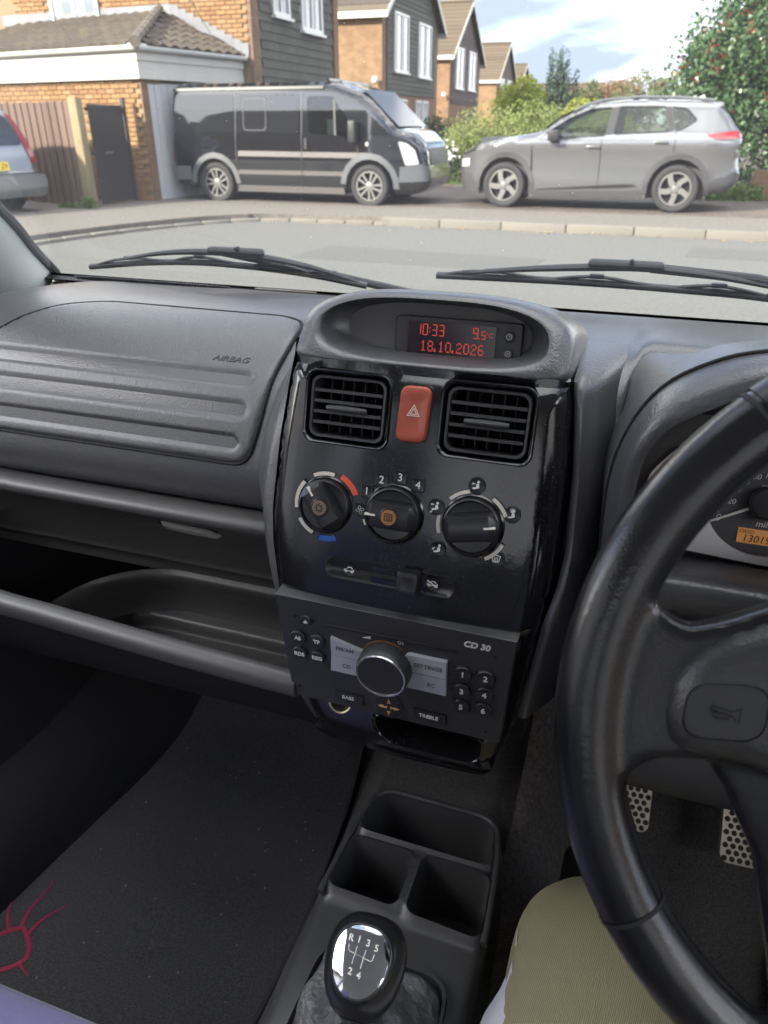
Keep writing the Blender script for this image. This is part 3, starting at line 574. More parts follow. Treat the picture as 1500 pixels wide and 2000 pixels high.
m_aut = island_mat('autumn_leaf', [(0.235, 0.127, 0.069), (0.294, 0.167, 0.088), (0.196, 0.157, 0.078), (0.157, 0.147, 0.069)], .8, .25)
m_olive = island_mat('olive_leaf', [(0.118, 0.137, 0.059), (0.157, 0.167, 0.078), (0.098, 0.118, 0.049)], .8, .25)
for i, (x, y, z, r, m_, lab) in enumerate(((-3.6, 60, 3.3, 1.7, m_aut, 'russet autumn tree in the distance above the car roof'), (-5.2, 58, 2.6, 1.2, m_olive, 'olive tree in the distance beside the russet one'), (-1.2, 55, 3.3, 1.5, m_olive, 'thin pale green tree in the distance left of the holly'), (-4.2, 50, 1.5, 1.2, m_olive, 'low olive shrub in the distance over the car roof'), (.6, 50, 2.4, 1.7, m_olive, 'green shrub in the distance against the holly'), (-1.8, 48, 1.9, 1.5, m_olive, 'flat olive shrub in the distance below the russet tree'))):
    tree('distant_tree', lab, 'tree', (x, y, .1), (.12, z), clump((x, y, z), (r, r * .6, r * .55), 20, r * .36), 4200 if i != 2 else 1500, .17, m_, m_bark, 'distant trees', .4)
m_grass = island_mat('grass_blade', [(0.094, 0.176, 0.031), (0.134, 0.228, 0.052), (0.176, 0.228, 0.073)], .7, .3)
def tuft(name, label, pts, sz, up=.3):
    o = leaves(name, pts, sz, m_grass, None, up=up, ratio=.25, kind='stuff'); tag(o, label, 'grass')
tuft('ground_cover', 'bright green ground cover under the holly beside the wheel', blob_pts([(.95, 16.1, .17, .45, .4, .2), (1.5, 16.2, .18, .4, .4, .22)], 2500, .2), .10)
tuft('weed_tuft', 'small grass tuft growing at the foot of the pale post', blob_pts([(-8.95, 11.05, .17, .14, .1, .12), (-9.3, 11.0, .13, .25, .06, .05)], 500, .1), .09)
tuft('verge_grass', 'grass strip under the bush left of the grey car', blob_pts([(-4.9, 18.6, .12, .8, .5, .08), (-4.0, 18.3, .12, .6, .3, .08)], 1200, .1), .10)
m_wf = mat('white_petal', (.75, .74, .76), .6)
fl = thing('white_flowers', (-5.0, 19.4, .1), 'small white flowers low in front of the dark hedge', 'flowers'); b = MB()
for p in blob_pts([(-4.75, 18.4, .72, .3, .15, .3)], 60, .2): b.add([V3(p) + V3(v) * .035 for v in ico], icf)
b.build('petals', m_wf, fl, kind='stuff', fixn=False); leaves('foliage', blob_pts([(-4.75, 18.5, .5, .32, .2, .4)], 900, .3), .06, m_darkh, fl)
# ================================================================ vehicles outside
m_tyre = mat('tyre', (.03, .03, .032), .8, bump=(40, .3, .003)); m_blackp = mat('black_trim', (.02, .02, .022), .45)
m_alloy = mat('alloy', (0.265, 0.261, 0.256), .35, .6); m_alloyd = mat('alloy_dark', (.025, .025, .028), .35, .4)
m_vglass = glass_mat('car_glass', (.50, .56, .52)); m_pglass = mat('privacy_glass', (.012, .013, .016), .03, spec=.9)
m_red = mat('red_lens', (0.260, 0.013, 0.018), .15, coat=.6); m_clear = mat('clear_lens', (0.442, 0.455, 0.468), .1, coat=.8); m_int = mat('vehicle_interior', (.05, .05, .055), .8)
class Veh:
    def __init__(s, t, origin, head, outline, top, w, rr=.08):
        s.t = t; s.M = Matrix.Translation(origin) @ Matrix.Rotation(head, 4, 'Z'); s.o = outline; s.top = top; s.w0 = w; s.rr = rr
    def w(s, x, z):
        w = s.w0(x, z); d = dpoly((x, z), s.top, False)
        if d < s.rr: w -= s.rr - math.sqrt(max(0, s.rr ** 2 - (s.rr - d) ** 2))
        return w
    def P(s, x, y, z): return s.M @ V3((x, y, z))
    def side(s, off, sg=-1): return lambda x, z, dp: s.P(x, sg * (s.w(x, z) + off - dp), z)
    def body(s, m, holes, name='body', step=.06):
        b = MB()
        for sg in (-1, 1): b.patch(s.o, s.side(0, sg), holes, step)
        O = resample(s.o, step); n = 9
        b.loft([[s.P(x, s.w(x, z) * math.sin(k * math.pi / 2), z + (.018 * (1 - k * k) if z > .7 else 0)) for x, z in O] for k in [-1 + 2 * i / n for i in range(n + 1)]], True)
        return b.build(name, m, s.t, smooth=38)
    def pat(s, name, P, off, m, thick=.01, parent=None, both=True, step=.07, holes=(), label=None):
        for sg in ((-1, 1) if both else (-1,)):
            b = MB(); b.patch(P, s.side(off, sg), holes, step, thick); o = b.build(name, m, parent or s.t, smooth=38, label=label)
        return o
    def strip(s, name, pts, f0, f1, off, m, n=8, parent=None):
        """band on the top skin along profile points between lateral fractions f0..f1"""
        b = MB(); R = resample(pts + [pts[-1]], .08)[:-1] if len(pts) < 3 else pts; rows = []
        for i, (x, z) in enumerate(pts):
            a, c = pts[max(i - 1, 0)], pts[min(i + 1, len(pts) - 1)]; tx, tz = c[0] - a[0], c[1] - a[1]; L = math.hypot(tx, tz); nx, nz_ = -tz / L, tx / L
            if nz_ < 0 and abs(nz_) > .3: nx, nz_ = -nx, -nz_
            rows.append([s.P(x + nx * off, s.w(x, z) * math.sin((f0 + (f1 - f0) * j / n) * math.pi / 2), z + nz_ * off + .018) for j in range(n + 1)])
        b.grid(rows); return b.build(name, m, parent or s.t, smooth=50)
    def wheel(s, x, r, y, style, lab=None):
        for sg in (-1, 1):
            f = Fr(s.P(x, sg * y, r), s.M.to_3x3() @ V3((1, 0, 0)) * (-sg), (0, 0, 1)); rim = r * .70; b = MB()
            b.lathe([(rim, -.02), (rim * 1.02, .0), (r * .86, .014), (r * .95, .006), (r, -.025), (r, -.17), (r * .94, -.2), (rim, -.2)], f, 40, False); t = b.build('wheel', m_tyre, s.t, smooth=30)
            b = MB(); b.lathe([(rim * 1.01, 0), (rim * .97, .004), (rim * .93, -.012), (rim * .9, -.09), (.02, -.1)], f, 36); b.build('barrel', m_alloyd, t, smooth=30)
            b = MB(); b.ring(circ(0, 0, rim * 1.0, 36), circ(0, 0, rim * .91, 36), f, -.02, .006); a0 = random.uniform(0, 1)
            for k in range(5):
                g = f.at(0, 0, 0, a0 + k * 2 * math.pi / 5)
                if style == 'split':
                    for d in (-1, 1): b.prism([(-.012 + d * .014, .02), (.014 + d * .014, .02), (.018 + d * .052, rim * .95), (-.016 + d * .052, rim * .95)], g, -.03, .002)
                else: b.prism([(-.05, .03), (.05, .03), (.035, rim * .5), (.075, rim * .95), (-.01, rim * .95), (-.045, rim * .5)], g, -.03, .002)
            b.lathe([(.06, -.03), (.06, .0), (.04, .006)], f, 20); b.build('rim', m_alloy, t, smooth=30)
def arch(cx, cz, r, x1, x0, n=14):
    """from right (x larger) over the top to the left"""
    a = math.acos(max(-1, min(1, (x1 - cx) / r))); b_ = math.acos(max(-1, min(1, (x0 - cx) / r)))
    return [(cx + r * math.cos(a + (b_ - a) * i / n), cz + r * math.sin(a + (b_ - a) * i / n)) for i in range(n + 1)]
# ---- grey SUV on the drive
m_suv = mat('suv_paint', (.20, .203, .212), .22, .6, coat=.8, spec=.5)
suv = thing('parked_suv', (-1.1, 14.28, .11), 'metallic grey SUV parked side-on in front of the holly', 'car')
top = [(.78, .22), (.73, .45), (.72, .70), (.80, .83), (1.08, .95), (1.45, 1.03), (1.93, 1.10), (2.08, 1.13), (2.37, 1.33), (2.69, 1.485), (2.95, 1.55), (3.33, 1.585), (3.77, 1.59), (4.24, 1.575), (4.55, 1.555), (4.74, 1.53), (4.73, 1.47), (4.84, 1.37), (5.0, 1.17), (5.05, 1.13), (5.08, 1.0), (5.05, .92), (5.10, .68), (5.14, .56), (5.12, .42), (4.98, .31), (4.66, .27)]
out = top + arch(4.235, .345, .425, 4.655, 3.82) + [(3.8, .20), (1.97, .18)] + arch(1.545, .345, .425, 1.965, 1.125)
def w_suv(x, z):
    w = .92 - .34 * max(0, (1.42 - x) / .70) ** 2.2 - .24 * max(0, (x - 4.45) / .70) ** 2
    w -= .05 * max(0, (.42 - z) / .25) + .012 * math.cos((z - .62) * 7) * (z < 1.05); w += .022 * math.exp(-((z - .93) / .10) ** 2)
    if z > 1.02: w -= .04 * sst(1.02, 1.10, z) + .38 * max(0, z - 1.06)
    return w
S = Veh(suv, (-4.0, 14.28, .11), 0, out, top, w_suv)
wf = roundpoly([(2.16, 1.115), (2.5, 1.325), (2.82, 1.452), (3.13, 1.475), (3.08, 1.085), (2.46, 1.05)], .04); wr = roundpoly([(3.25, 1.485), (3.92, 1.48), (4.01, 1.145), (3.2, 1.10)], .04); wq = roundpoly([(4.01, 1.475), (4.23, 1.455), (4.40, 1.30), (4.2, 1.165), (4.10, 1.158)], .04)
S.body(m_suv, [wf, wr, wq])
for P_ in (wf, wr, wq): S.pat('side_window', P_, -.008, m_vglass, 0)
grow = lambda P_, k: [(sum(p[0] for p in P_) / len(P_) + (x - sum(p[0] for p in P_) / len(P_)) * k, sum(p[1] for p in P_) / len(P_) + (z - sum(p[1] for p in P_) / len(P_)) * k) for x, z in P_]
for P_ in (wf, wr, wq): S.pat('window_trim', grow(P_, 1.05), .004, m_blackp, .01, holes=[P_])
S.pat('pillar_cover', [(3.14, 1.475), (3.245, 1.485), (3.195, 1.10), (3.085, 1.088)], .006, m_blackp); S.pat('pillar_cover', [(3.93, 1.48), (4.0, 1.477), (4.09, 1.16), (4.02, 1.147)], .006, m_blackp)
m_clad = mat('suv_cladding', (.055, .055, .06), .55)
S.pat('arch_cladding', arcband(4.235, .345, .424, .50, -10, 190), .012, m_clad, .03); S.pat('arch_cladding', arcband(1.545, .345, .424, .50, -14, 186), .012, m_clad, .03)
S.pat('sill_cladding', [(2.03, .185), (3.76, .205), (3.70, .33), (3.45, .30), (2.05, .27)], .012, m_clad, .03)
S.pat('sill_crease', [(2.08, .30), (3.40, .40), (3.60, .40), (3.66, .37), (3.45, .345), (2.08, .285)], .010, m_blackp, .02)
for a, c in (((1.96, 1.06), (2.0, .3)), ((3.04, 1.08), (3.06, .3)), ((4.12, 1.15), (4.13, .86))):
    S.pat('door_seam', [(a[0] - .007, a[1]), (a[0] + .007, a[1]), (c[0] + .007, c[1]), (c[0] - .007, c[1])], .0015, m_blackp, .01)
for x, z in ((2.93, .93), (3.93, 1.0)):
    b = MB(); b.box((x, -w_suv(x, z) - .03, z), (.2, .03, .035)); o = MB(); o.v = [tuple(S.M @ V3(v)) for v in b.v]; o.f = b.f; o.build('door_handle', m_suv, suv, bevel=.01)
S.pat('tail_lamp', roundpoly([(4.56, 1.105), (4.98, 1.16), (5.06, 1.12), (5.07, 1.06), (4.90, 1.045), (4.66, 1.05)], .02), .012, m_red, .03)
S.pat('headlamp', roundpoly([(.74, .72), (.92, .74), (.92, .62), (.745, .60)], .02), .008, m_clear, .03); S.pat('headlamp', roundpoly([(.80, .815), (1.06, .93), (1.0, .86), (.82, .78)], .01), .008, m_blackp, .02)
S.pat('bumper_cladding', [(.78, .23), (1.10, .26), (1.05, .36), (.94, .52), (.73, .55), (.735, .45)], .010, m_clad, .03)
S.pat('bumper_cladding', [(4.68, .28), (4.98, .32), (5.11, .43), (5.13, .56), (5.07, .60), (4.92, .52), (4.78, .50), (4.72, .42)], .010, m_clad, .03)
S.strip('windscreen', [(2.10, 1.145), (2.37, 1.335), (2.67, 1.478)], -.92, .92, .006, m_pglass); S.strip('roof_panel', [(2.75, 1.50), (2.95, 1.55), (3.33, 1.585), (3.77, 1.59), (4.24, 1.575), (4.55, 1.555)], -.82, .82, .006, m_pglass)
S.strip('rear_window', [(4.75, 1.47), (4.84, 1.37), (4.98, 1.195)], -.85, .85, .012, m_pglass)
for sg in (-1, 1):
    b = MB(); b.tube([S.P(x, sg * (w_suv(x, z) - .03), z + .01) for x, z in ((2.55, 1.42), (2.75, 1.51), (3.0, 1.57), (3.5, 1.605), (4.1, 1.595), (4.6, 1.555))], .018, 8); b.build('roof_rail', m_suv, suv)
    b = MB(); f = Fr(S.P(2.32, sg * 1.0, 1.09), (1, 0, 0), (0, 0, 1)); b.tube([S.P(2.42, sg * .86, 1.06), S.P(2.34, sg * 1.0, 1.09)], .03, 8); b.box(S.P(2.31, sg * 1.03, 1.09), (.17, .2, .15)); b.build('door_mirror', m_blackp, suv, bevel=.04, seg=3)
b = MB(); b.add([S.P(4.30, -.02, 1.585), S.P(4.48, -.03, 1.58), S.P(4.46, 0, 1.655), S.P(4.48, .03, 1.58)], [(0, 1, 2), (0, 2, 3), (1, 3, 2)]); b.build('roof_fin', m_upvc, suv, smooth=60)
b = MB(); b.box(S.P(2.9, 0, .62), (3.6, 1.5, .85)); b.box(S.P(3.2, -.4, 1.12), (.16, .5, .6)); b.box(S.P(3.2, .4, 1.12), (.16, .5, .6)); b.box(S.P(4.1, 0, 1.0), (.16, 1.3, .5)); b.build('cabin_interior', m_int, suv, smooth=0)
S.wheel(1.545, .345, .90, 'blade'); S.wheel(4.235, .345, .90, 'blade')
# ---- black van in front of the garage
m_van = mat('van_paint', (.006, .007, .010), .10, coat=1., spec=.6); m_vgrey = mat('van_grey_trim', (0.104, 0.111, 0.122), .5); m_stripe = mat('silver_stripe', (0.169, 0.163, 0.159), .3, .5)
van = thing('panel_van', (-6.0, 13.95, .08), 'black panel van with silver stripes parked across the garage', 'van')
vtop = [(.46, .30), (.46, .62), (.46, .9), (.50, 1.42), (.58, 1.83), (.68, 1.90), (2.07, 1.905), (3.46, 1.90), (3.74, 1.885), (4.15, 1.765), (4.30, 1.65), (4.50, 1.47), (4.80, 1.20), (5.0, 1.14), (5.19, .98), (5.24, .86), (5.29, .58), (5.31, .42), (5.27, .31), (5.1, .22), (4.75, .20)]
vout = vtop + arch(4.31, .33, .425, 4.733, 3.89) + [(3.87, .20), (1.79, .20)] + arch(1.365, .33, .41, 1.773, .957) + [(.94, .28)]
def w_van(x, z):
    w = .97 - .26 * max(0, (x - 4.25) / 1.08) ** 2 - .05 * max(0, (.62 - x) / .16) ** 2 - .03 * max(0, (.45 - z) / .25)
    w += .012 * math.exp(-((z - .72) / .12) ** 2)
    if z > 1.05: w -= .10 * (z - 1.05) + .05 * max(0, z - 1.5)
    return w
Vn = Veh(van, (-9.0, 13.95, .075), 0, vout, vtop, w_van, .10)
g3 = roundpoly([(3.20, 1.69), (3.66, 1.685), (4.07, 1.19), (4.05, 1.03), (3.70, 1.12), (3.22, 1.14)], .05)
Vn.body(m_van, [g3])
Vn.pat('side_window', g3, -.008, m_vglass, 0); Vn.pat('quarter_bar', [(3.67, 1.66), (3.70, 1.63), (3.73, 1.10), (3.69, 1.12)], .004, m_blackp)
for P_ in ([(.66, 1.73), (1.82, 1.725), (1.80, 1.13), (.58, 1.13)], [(1.90, 1.725), (3.05, 1.72), (3.03, 1.11), (1.88, 1.115)]): Vn.pat('side_glass', roundpoly(P_, .06), .008, m_pglass, .014)
P_ = roundpoly([(2.0, 1.66), (2.42, 1.66), (2.42, 1.19), (2.0, 1.19)], .07); Vn.pat('window_frame', grow(P_, 1.05), .012, m_clad, .012, holes=[P_])
for P_ in ([(1.86, .86), (4.28, .85), (4.55, .80), (4.3, .765), (1.85, .775)], [(1.83, .555), (3.84, .555), (3.84, .485), (1.82, .485)]): Vn.pat('stripe', P_, .004, m_stripe, .008)
Vn.pat('sill_strip', [(1.80, .20), (3.86, .20), (3.84, .30), (1.80, .30)], .008, m_stripe, .02)
Vn.pat('arch_trim', arcband(1.365, .33, .409, .50, 0, 180), .014, m_vgrey, .03); Vn.pat('arch_trim', arcband(4.31, .33, .424, .52, -4, 176), .014, m_vgrey, .03)
Vn.pat('bumper', [(4.82, .40), (5.29, .42), (5.28, .62), (5.20, .68), (4.84, .64)], .014, m_vgrey, .03); Vn.pat('bumper', [(.48, .36), (.86, .38), (.87, .60), (.48, .60)], .014, m_vgrey, .03)
Vn.pat('headlamp', roundpoly([(4.80, 1.02), (4.94, 1.0), (5.07, .90), (5.15, .68), (4.93, .66), (4.86, .86)], .03), .006, m_clear, .03); Vn.pat('tail_lamp', [(.475, .64), (.54, .64), (.54, .98), (.475, .98)], .008, m_red, .03)
for a, c in (((1.85, 1.76), (1.80, .3)), ((3.11, 1.76), (3.07, .3)), ((4.10, 1.03), (4.12, .82))):
    Vn.pat('door_seam', [(a[0] - .008, a[1]), (a[0] + .008, a[1]), (c[0] + .008, c[1]), (c[0] - .008, c[1])], .009, m_blackp, .015)
Vn.pat('door_handle', rrect(3.17, .98, .05, .17, .02), .03, m_blackp, .03); Vn.pat('roof_rail', [(.62, 1.83), (3.5, 1.84), (3.5, 1.80), (.60, 1.79)], .03, m_blackp, .04)
Vn.pat('fuel_flap', rrect(1.25, 1.0, .16, .16, .03), .004, m_van, .01)
Vn.strip('windscreen', [(4.17, 1.765), (4.30, 1.65), (4.50, 1.47), (4.79, 1.22)], -.93, .93, .008, m_pglass, 12)
Vn.strip('bonnet_edge', [(5.23, .90), (5.28, .64)], -.6, .6, .01, m_blackp)
b = MB(); b.tube([Vn.P(3.55, y, 1.93) for y in (-.8, 0, .8)], .025, 8); b.tube([Vn.P(3.75, y, 1.90) for y in (-.75, 0, .75)], .02, 8); b.build('sun_visor', m_van, van)
for sg in (-1, 1):
    b = MB(); b.box(Vn.P(4.08, sg * 1.1, 1.17), (.12, .16, .32)); b.tube([Vn.P(4.02, sg * .9, 1.08), Vn.P(4.08, sg * 1.05, 1.12)], .03, 8); b.build('door_mirror', m_blackp, van, bevel=.04, seg=3)
b = MB(); b.lathe([(.035, 0), (.03, .01)], Fr(Vn.P(4.28, -w_van(4.28, .98) - .012, .98), (1, 0, 0), (0, 0, 1)), 12); b.build('side_repeater', m_clear, van)
b = MB(); b.box(Vn.P(2.6, 0, .6), (3.6, 1.7, .7)); b.box(Vn.P(3.1, 0, 1.2), (.2, 1.5, .9)); b.box(Vn.P(3.5, -.4, 1.1), (.14, .45, .5)); b.build('cab_interior', m_int, van, smooth=0)
Vn.wheel(1.365, .335, .95, 'split'); Vn.wheel(4.31, .335, .95, 'split')
# ---- silver hatchback, rear corner at the picture's left edge
m_sil = mat('silver_paint', (0.312, 0.328, 0.348), .3, .6, coat=.8)
hat = thing('silver_hatchback', (-11.2, 10.0, .09), 'silver hatchback with yellow rear number plate, cut off by the left edge', 'car')
stop = [(.06, .24), (.0, .36), (.0, .58), (.05, .62), (.07, .78), (.10, .92), (.22, 1.25), (.30, 1.40), (.42, 1.47), (1.2, 1.54), (2.1, 1.48), (2.9, 1.02), (3.8, .85), (4.05, .6), (4.05, .3), (3.9, .2)]
sout = stop + arch(3.25, .3, .37, 3.61, 2.89) + [(2.87, .2), (1.2, .2)] + arch(.82, .3, .37, 1.18, .46)
def w_hat(x, z):
    w = .84 - .2 * max(0, (.35 - x) / .35) ** 3 * .6 - .2 * max(0, (x - 3.5) / .55) ** 2
    if z > .9: w -= .30 * (z - .9)
    if z < .6 and x < .5: w += .03
    return w
Hc = Veh(hat, (-9.55, 9.80, .09), math.atan2(.2, -.98), sout, stop, w_hat, .09)
Hc.body(m_sil, [])
rx = [(z, x) for x, z in stop[:9]]
def hrear(off): return lambda y, z, dp: Hc.P(interp(rx, z) - off + dp + .03 * (abs(y) / .8) ** 4, y, z)
def hp_(name, P_, off, m, th=.02):
    b = MB(); b.patch(P_, hrear(off), (), .06, th); return b.build(name, m, hat, smooth=40)
hp_('rear_window', roundpoly([(-.62, .98), (.62, .98), (.52, 1.38), (-.52, 1.38)], .06), .03, m_pglass)
for sg in (-1, 1): hp_('tail_lamp', [(sg * .70, .72), (sg * .80, .74), (sg * .72, 1.1), (sg * .60, 1.42), (sg * .55, 1.41), (sg * .62, 1.08)], .036, m_red)
pl_ = hp_('number_plate', rrect(0, .69, .52, .115, .01, 2), .035, mat('plate_yellow', (0.936, 0.650, 0.026), .4))
text(pl_, 'Z9', Fr(hrear(.058)(-.17, .69, 0), Hc.M.to_3x3() @ V3((0, -1, 0)), (0, 0, 1)), .10, mat('plate_black', (.01, .01, .01), .5))
hp_('bumper_line', [(-.8, .575), (.8, .575), (.8, .59), (-.8, .59)], .02, m_blackp); b = MB(); b.patch(rrect(0, .4, 1.72, .32, .08), hrear(.06), (), .06, .06); b.build('bumper', m_sil, hat, smooth=40)
Hc.wheel(.82, .30, .83, 'split'); Hc.wheel(3.25, .30, .83, 'split')
# ================================================================ cabin shell of the car we sit in
def U(u, y, z): return V3((u + XC, y, z))
m_carpet = mat('carpet', (.090, .084, .082), 1., spec=.1, bump=(700, 1., .004), var=(350, .55), sheen=.25)
m_carpetb = mat('carpet_brown', (.15, .125, .11), 1., spec=.1, bump=(500, 1., .005), var=(160, .5), sheen=.2)
m_mat = mat('floor_mat', (.092, .089, .092), 1., spec=.1, bump=(900, 1., .003), var=(420, .5), sheen=.25)
m_lin = mat('roof_lining', (.80, .79, .77), .9); m_pil = mat('pillar_plastic', (.74, .77, .75), .55, bump=(900, .25, .0006))
m_dash = mat('dash_plastic', (.062, .062, .067), .32, voro=(520, .35, .0006), bump=(160, .3, .0007), spec=.8)
m_dash2 = mat('dash_plastic_lower', (.066, .064, .063), .34, bump=(600, .35, .0006), spec=.45)
m_wrink = mat('airbag_leathergrain', (.066, .066, .071), .33, bump=(420, .6, .0010), voro=(900, .2, .0004), spec=.8, stretch=(1.5, .5, .5))
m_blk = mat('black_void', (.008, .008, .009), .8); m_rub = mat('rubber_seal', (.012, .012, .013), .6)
m_seat = mat('seat_fabric_purple', (.15, .135, .27), .95, bump=(500, .5, .001), sheen=.3); m_seatd = mat('seat_fabric_dark', (.13, .13, .14), .95, bump=(400, .5, .001))
m_glass = glass_mat('windscreen_glass', (.51, .525, .52), .008); m_sglass = glass_mat('door_glass', (.97, .975, .97))
m_ext = mat('own_car_paint', (.05, .08, .16), .3, .3, coat=.8)
cab = thing('car_cabin', (XC, 0, .3), 'cabin shell of the small car around the dashboard: carpet, pillar and glass', 'car interior')
# floor with tunnel and toe board
fp = [(-1.7, .30), (-.6, .30), (0, .30), (.5, .30), (.85, .305), (.98, .36), (1.08, .48), (1.13, .7), (1.13, 1.06)]
rows = []
for p in spl(fp, 60):
    rows.append([U(u, p.x - (.02 if z_ else 0), p.y + .13 * sst(.19, .12, abs(u)) * sst(1.2, .9, p.x) + .004 * mnoise.noise(V3((u * 14, p.x * 9, 0)))) for z_, u in [(0, -.72 + 1.44 * i / 72) for i in range(73)]])
b = MB(); b.grid(rows); b.build('floor_carpet', m_carpet, cab)
b = MB(); rows = []
for i in range(40):
    y = -.2 + 1.28 * i / 39; rows.append([U(.095 + .085 * k / 10 + .02 * sst(.6, 1, k / 10), y, .30 + .17 * (1 - (k / 10) ** 2.2) + .10 * sst(.86, 1.05, y)) for k in range(11)])
b.grid(rows); b.build('tunnel_carpet', m_carpetb, cab)
# side walls: kick panel, sill and door trim on each side
for sg, nm in ((-1, 'l'), (1, 'r')):
    b = MB(); rows = []
    for i in range(50):
        y = -1.7 + 2.85 * i / 49; rows.append([U(sg * x, y, z) for x, z in ((.62 + .05 * sst(.75, .45, y), .29), (.635 + .04 * sst(.8, .4, y), .42), (.655 + .035 * sst(.7, .4, y), .60), (.69, .80), (.72, .95), (.745, 1.00), (.77, 1.01))])
    b.grid(rows); b.build('door_trim', mat('kick_shade', (.020, .020, .022), .5), cab, label='lower door and kick panel trim, darkened as shade')  # near-black colour carries the lack of light low in the footwell
    # pillars and window frames
    edge = spl([(-.76, 1.02, 1.147), (-.752, 1.0, 1.161), (-.733, .951, 1.197), (-.694, .867, 1.2575), (-.63, .65, 1.415), (-.575, .40, 1.594), (-.56, .30, 1.64)], 30)
    oute = spl([(-.795, .92, 1.08), (-.79, .90, 1.10), (-.78, .86, 1.14), (-.755, .77, 1.22), (-.70, .57, 1.38), (-.63, .36, 1.55), (-.60, .25, 1.62)], 30)
    b = MB(); rows = []
    for p, q in zip(edge, oute):
        rows.append([U(-sg * (p.x + (q.x - p.x) * k / 8 + .02 * math.sin(k / 8 * math.pi)), p.y + (q.y - p.y) * k / 8, p.z + (q.z - p.z) * k / 8) for k in range(9)])
    b.grid(rows); b.build('windscreen_pillar', m_pil, cab, label='light grey windscreen pillar trim')
    b = MB(); b.tube([U(-sg * p.x, p.y + .006, p.z + .004) for p in edge], .007, 8); b.build('windscreen_seal', m_rub, cab)
    for (y0, y1, nm2) in ((-.50, -.58, 0), (-1.35, -1.75, 1)):
        b = MB(); b.loft([[U(sg * (.775), y0, 1.0), U(sg * .775, y1, 1.0), U(sg * .72, y1, 1.0), U(sg * .72, y0, 1.0)], [U(sg * .62, y0, 1.62), U(sg * .62, y1, 1.62), U(sg * .57, y1, 1.62), U(sg * .57, y0, 1.62)]], True); b.build('door_pillar', m_pil, cab, smooth=0)
    for (ya, yb, yc, yd) in ((.92, -.5, .26, -.5), (-.58, -1.35, -.58, -1.35)):
        b = MB(); b.add([U(sg * .772, ya, 1.0), U(sg * .772, yb, 1.0), U(sg * .625, yd, 1.61), U(sg * .625, yc, 1.61)], [(0, 1, 2, 3)]); b.build('door_window', m_sglass, cab, smooth=0)
def roofz(u, y): return 1.665 - .06 * abs(u / .66) ** 3 - .03 * sst(-.1, .33, y) - .02 * sst(-1.2, -1.8, y)
b = MB(); b.patch([(-.66, .33), (-.66, -1.80), (.66, -1.80), (.66, .33)], lambda u, v, d: U(u, v, roofz(u, v) + d), (), .09, 0); b.build('roof_lining', m_lin, cab)
b = MB(); b.add([U(-.76, -1.8, .3), U(.76, -1.8, .3), U(.76, -1.8, 1.06), U(-.76, -1.8, 1.06)], [(0, 1, 2, 3)]); b.build('tailgate_trim', m_dash2, cab, smooth=0)
b = MB(); b.add([U(-.70, -1.8, 1.06), U(.70, -1.8, 1.06), U(.60, -1.75, 1.60), U(-.60, -1.75, 1.60)], [(0, 1, 2, 3)]); b.build('tailgate_window', m_sglass, cab, smooth=0)
def glass_pt(u, k): # k 0 base .. 1 top
    return U(u * (1 - .24 * k), 1.03 - .70 * k, 1.14 + .50 * k)
b = MB(); b.grid([[glass_pt(-.775 + 1.55 * i / 24, k / 10) for i in range(25)] for k in range(-1, 11)]); b.build('windscreen', m_glass, cab)
b = MB()
for i in range(150):
    u, k = random.uniform(-.7, .6), random.uniform(.1, .62); b.add([glass_pt(u, k) + V3((0, -.001, 0)) + V3(q) * random.uniform(.0002, .0005) for q in ico], icf)
b.build('glass_dust', mat('dust_speck', (.6, .6, .58), .9), cab, kind='stuff', fixn=False)
b = MB(); b.grid([[glass_pt(-.77 + 1.54 * i / 30, k) + V3((0, -.002, -.002)) for i in range(31)] for k in (-.06, -.02, .02, .036)]); b.build('frit_band', m_rub, cab)
b = MB(); b.grid([[U(-.78 + 1.56 * i / 30, y, z) for i in range(31)] for y, z in ((1.055, 1.095), (1.047, 1.128), (1.026, 1.1465), (1.0, 1.153), (.985, 1.150))]); b.build('windscreen_base_band', m_rub, cab)
b = MB(); b.grid([[U(-.76 + 1.52 * i / 20, y, z - .04 * (abs(i - 10) / 10) ** 3) for i in range(21)] for y, z in ((1.06, 1.09), (1.12, 1.045), (1.22, 1.03))]); b.build('scuttle_panel', m_rub, cab)
b = MB(); b.grid([[U(-.76 + 1.52 * i / 20, y, z - .06 * (abs(i - 10) / 10) ** 3) for i in range(21)] for y, z in ((1.225, 1.035), (1.4, 1.0), (1.6, .93), (1.75, .82), (1.80, .6), (1.80, .3))]); b.build('bonnet', m_ext, cab)
# bulkhead under the dash so no light leaks through the engine bay
b = MB(); b.add([U(-.78, 1.14, .28), U(.78, 1.14, .28), U(.78, 1.06, 1.12), U(-.78, 1.06, 1.12)], [(0, 1, 2, 3)]); b.build('bulkhead', m_blk, cab, smooth=0)
# left footwell side trim (rounded panel, coloured dark for the footwell shade) with its sill edge
b = MB(); rows = []
for i in range(24):
    t = i / 23; y = 1.05 - .70 * t; top = .60 - .08 * t; rows.append([U(-.70 + (.16 - .10 * t) * math.sin(k / 12 * math.pi / 2) ** .6 if False else -.70 + (.17 - .11 * t) * (1 - (k / 12) ** 2.5), y, .30 + (top - .30) * k / 12) for k in range(13)])
b.grid(rows); b.build('footwell_trim', mat('kick_shade', (.020, .020, .022), .5), cab)
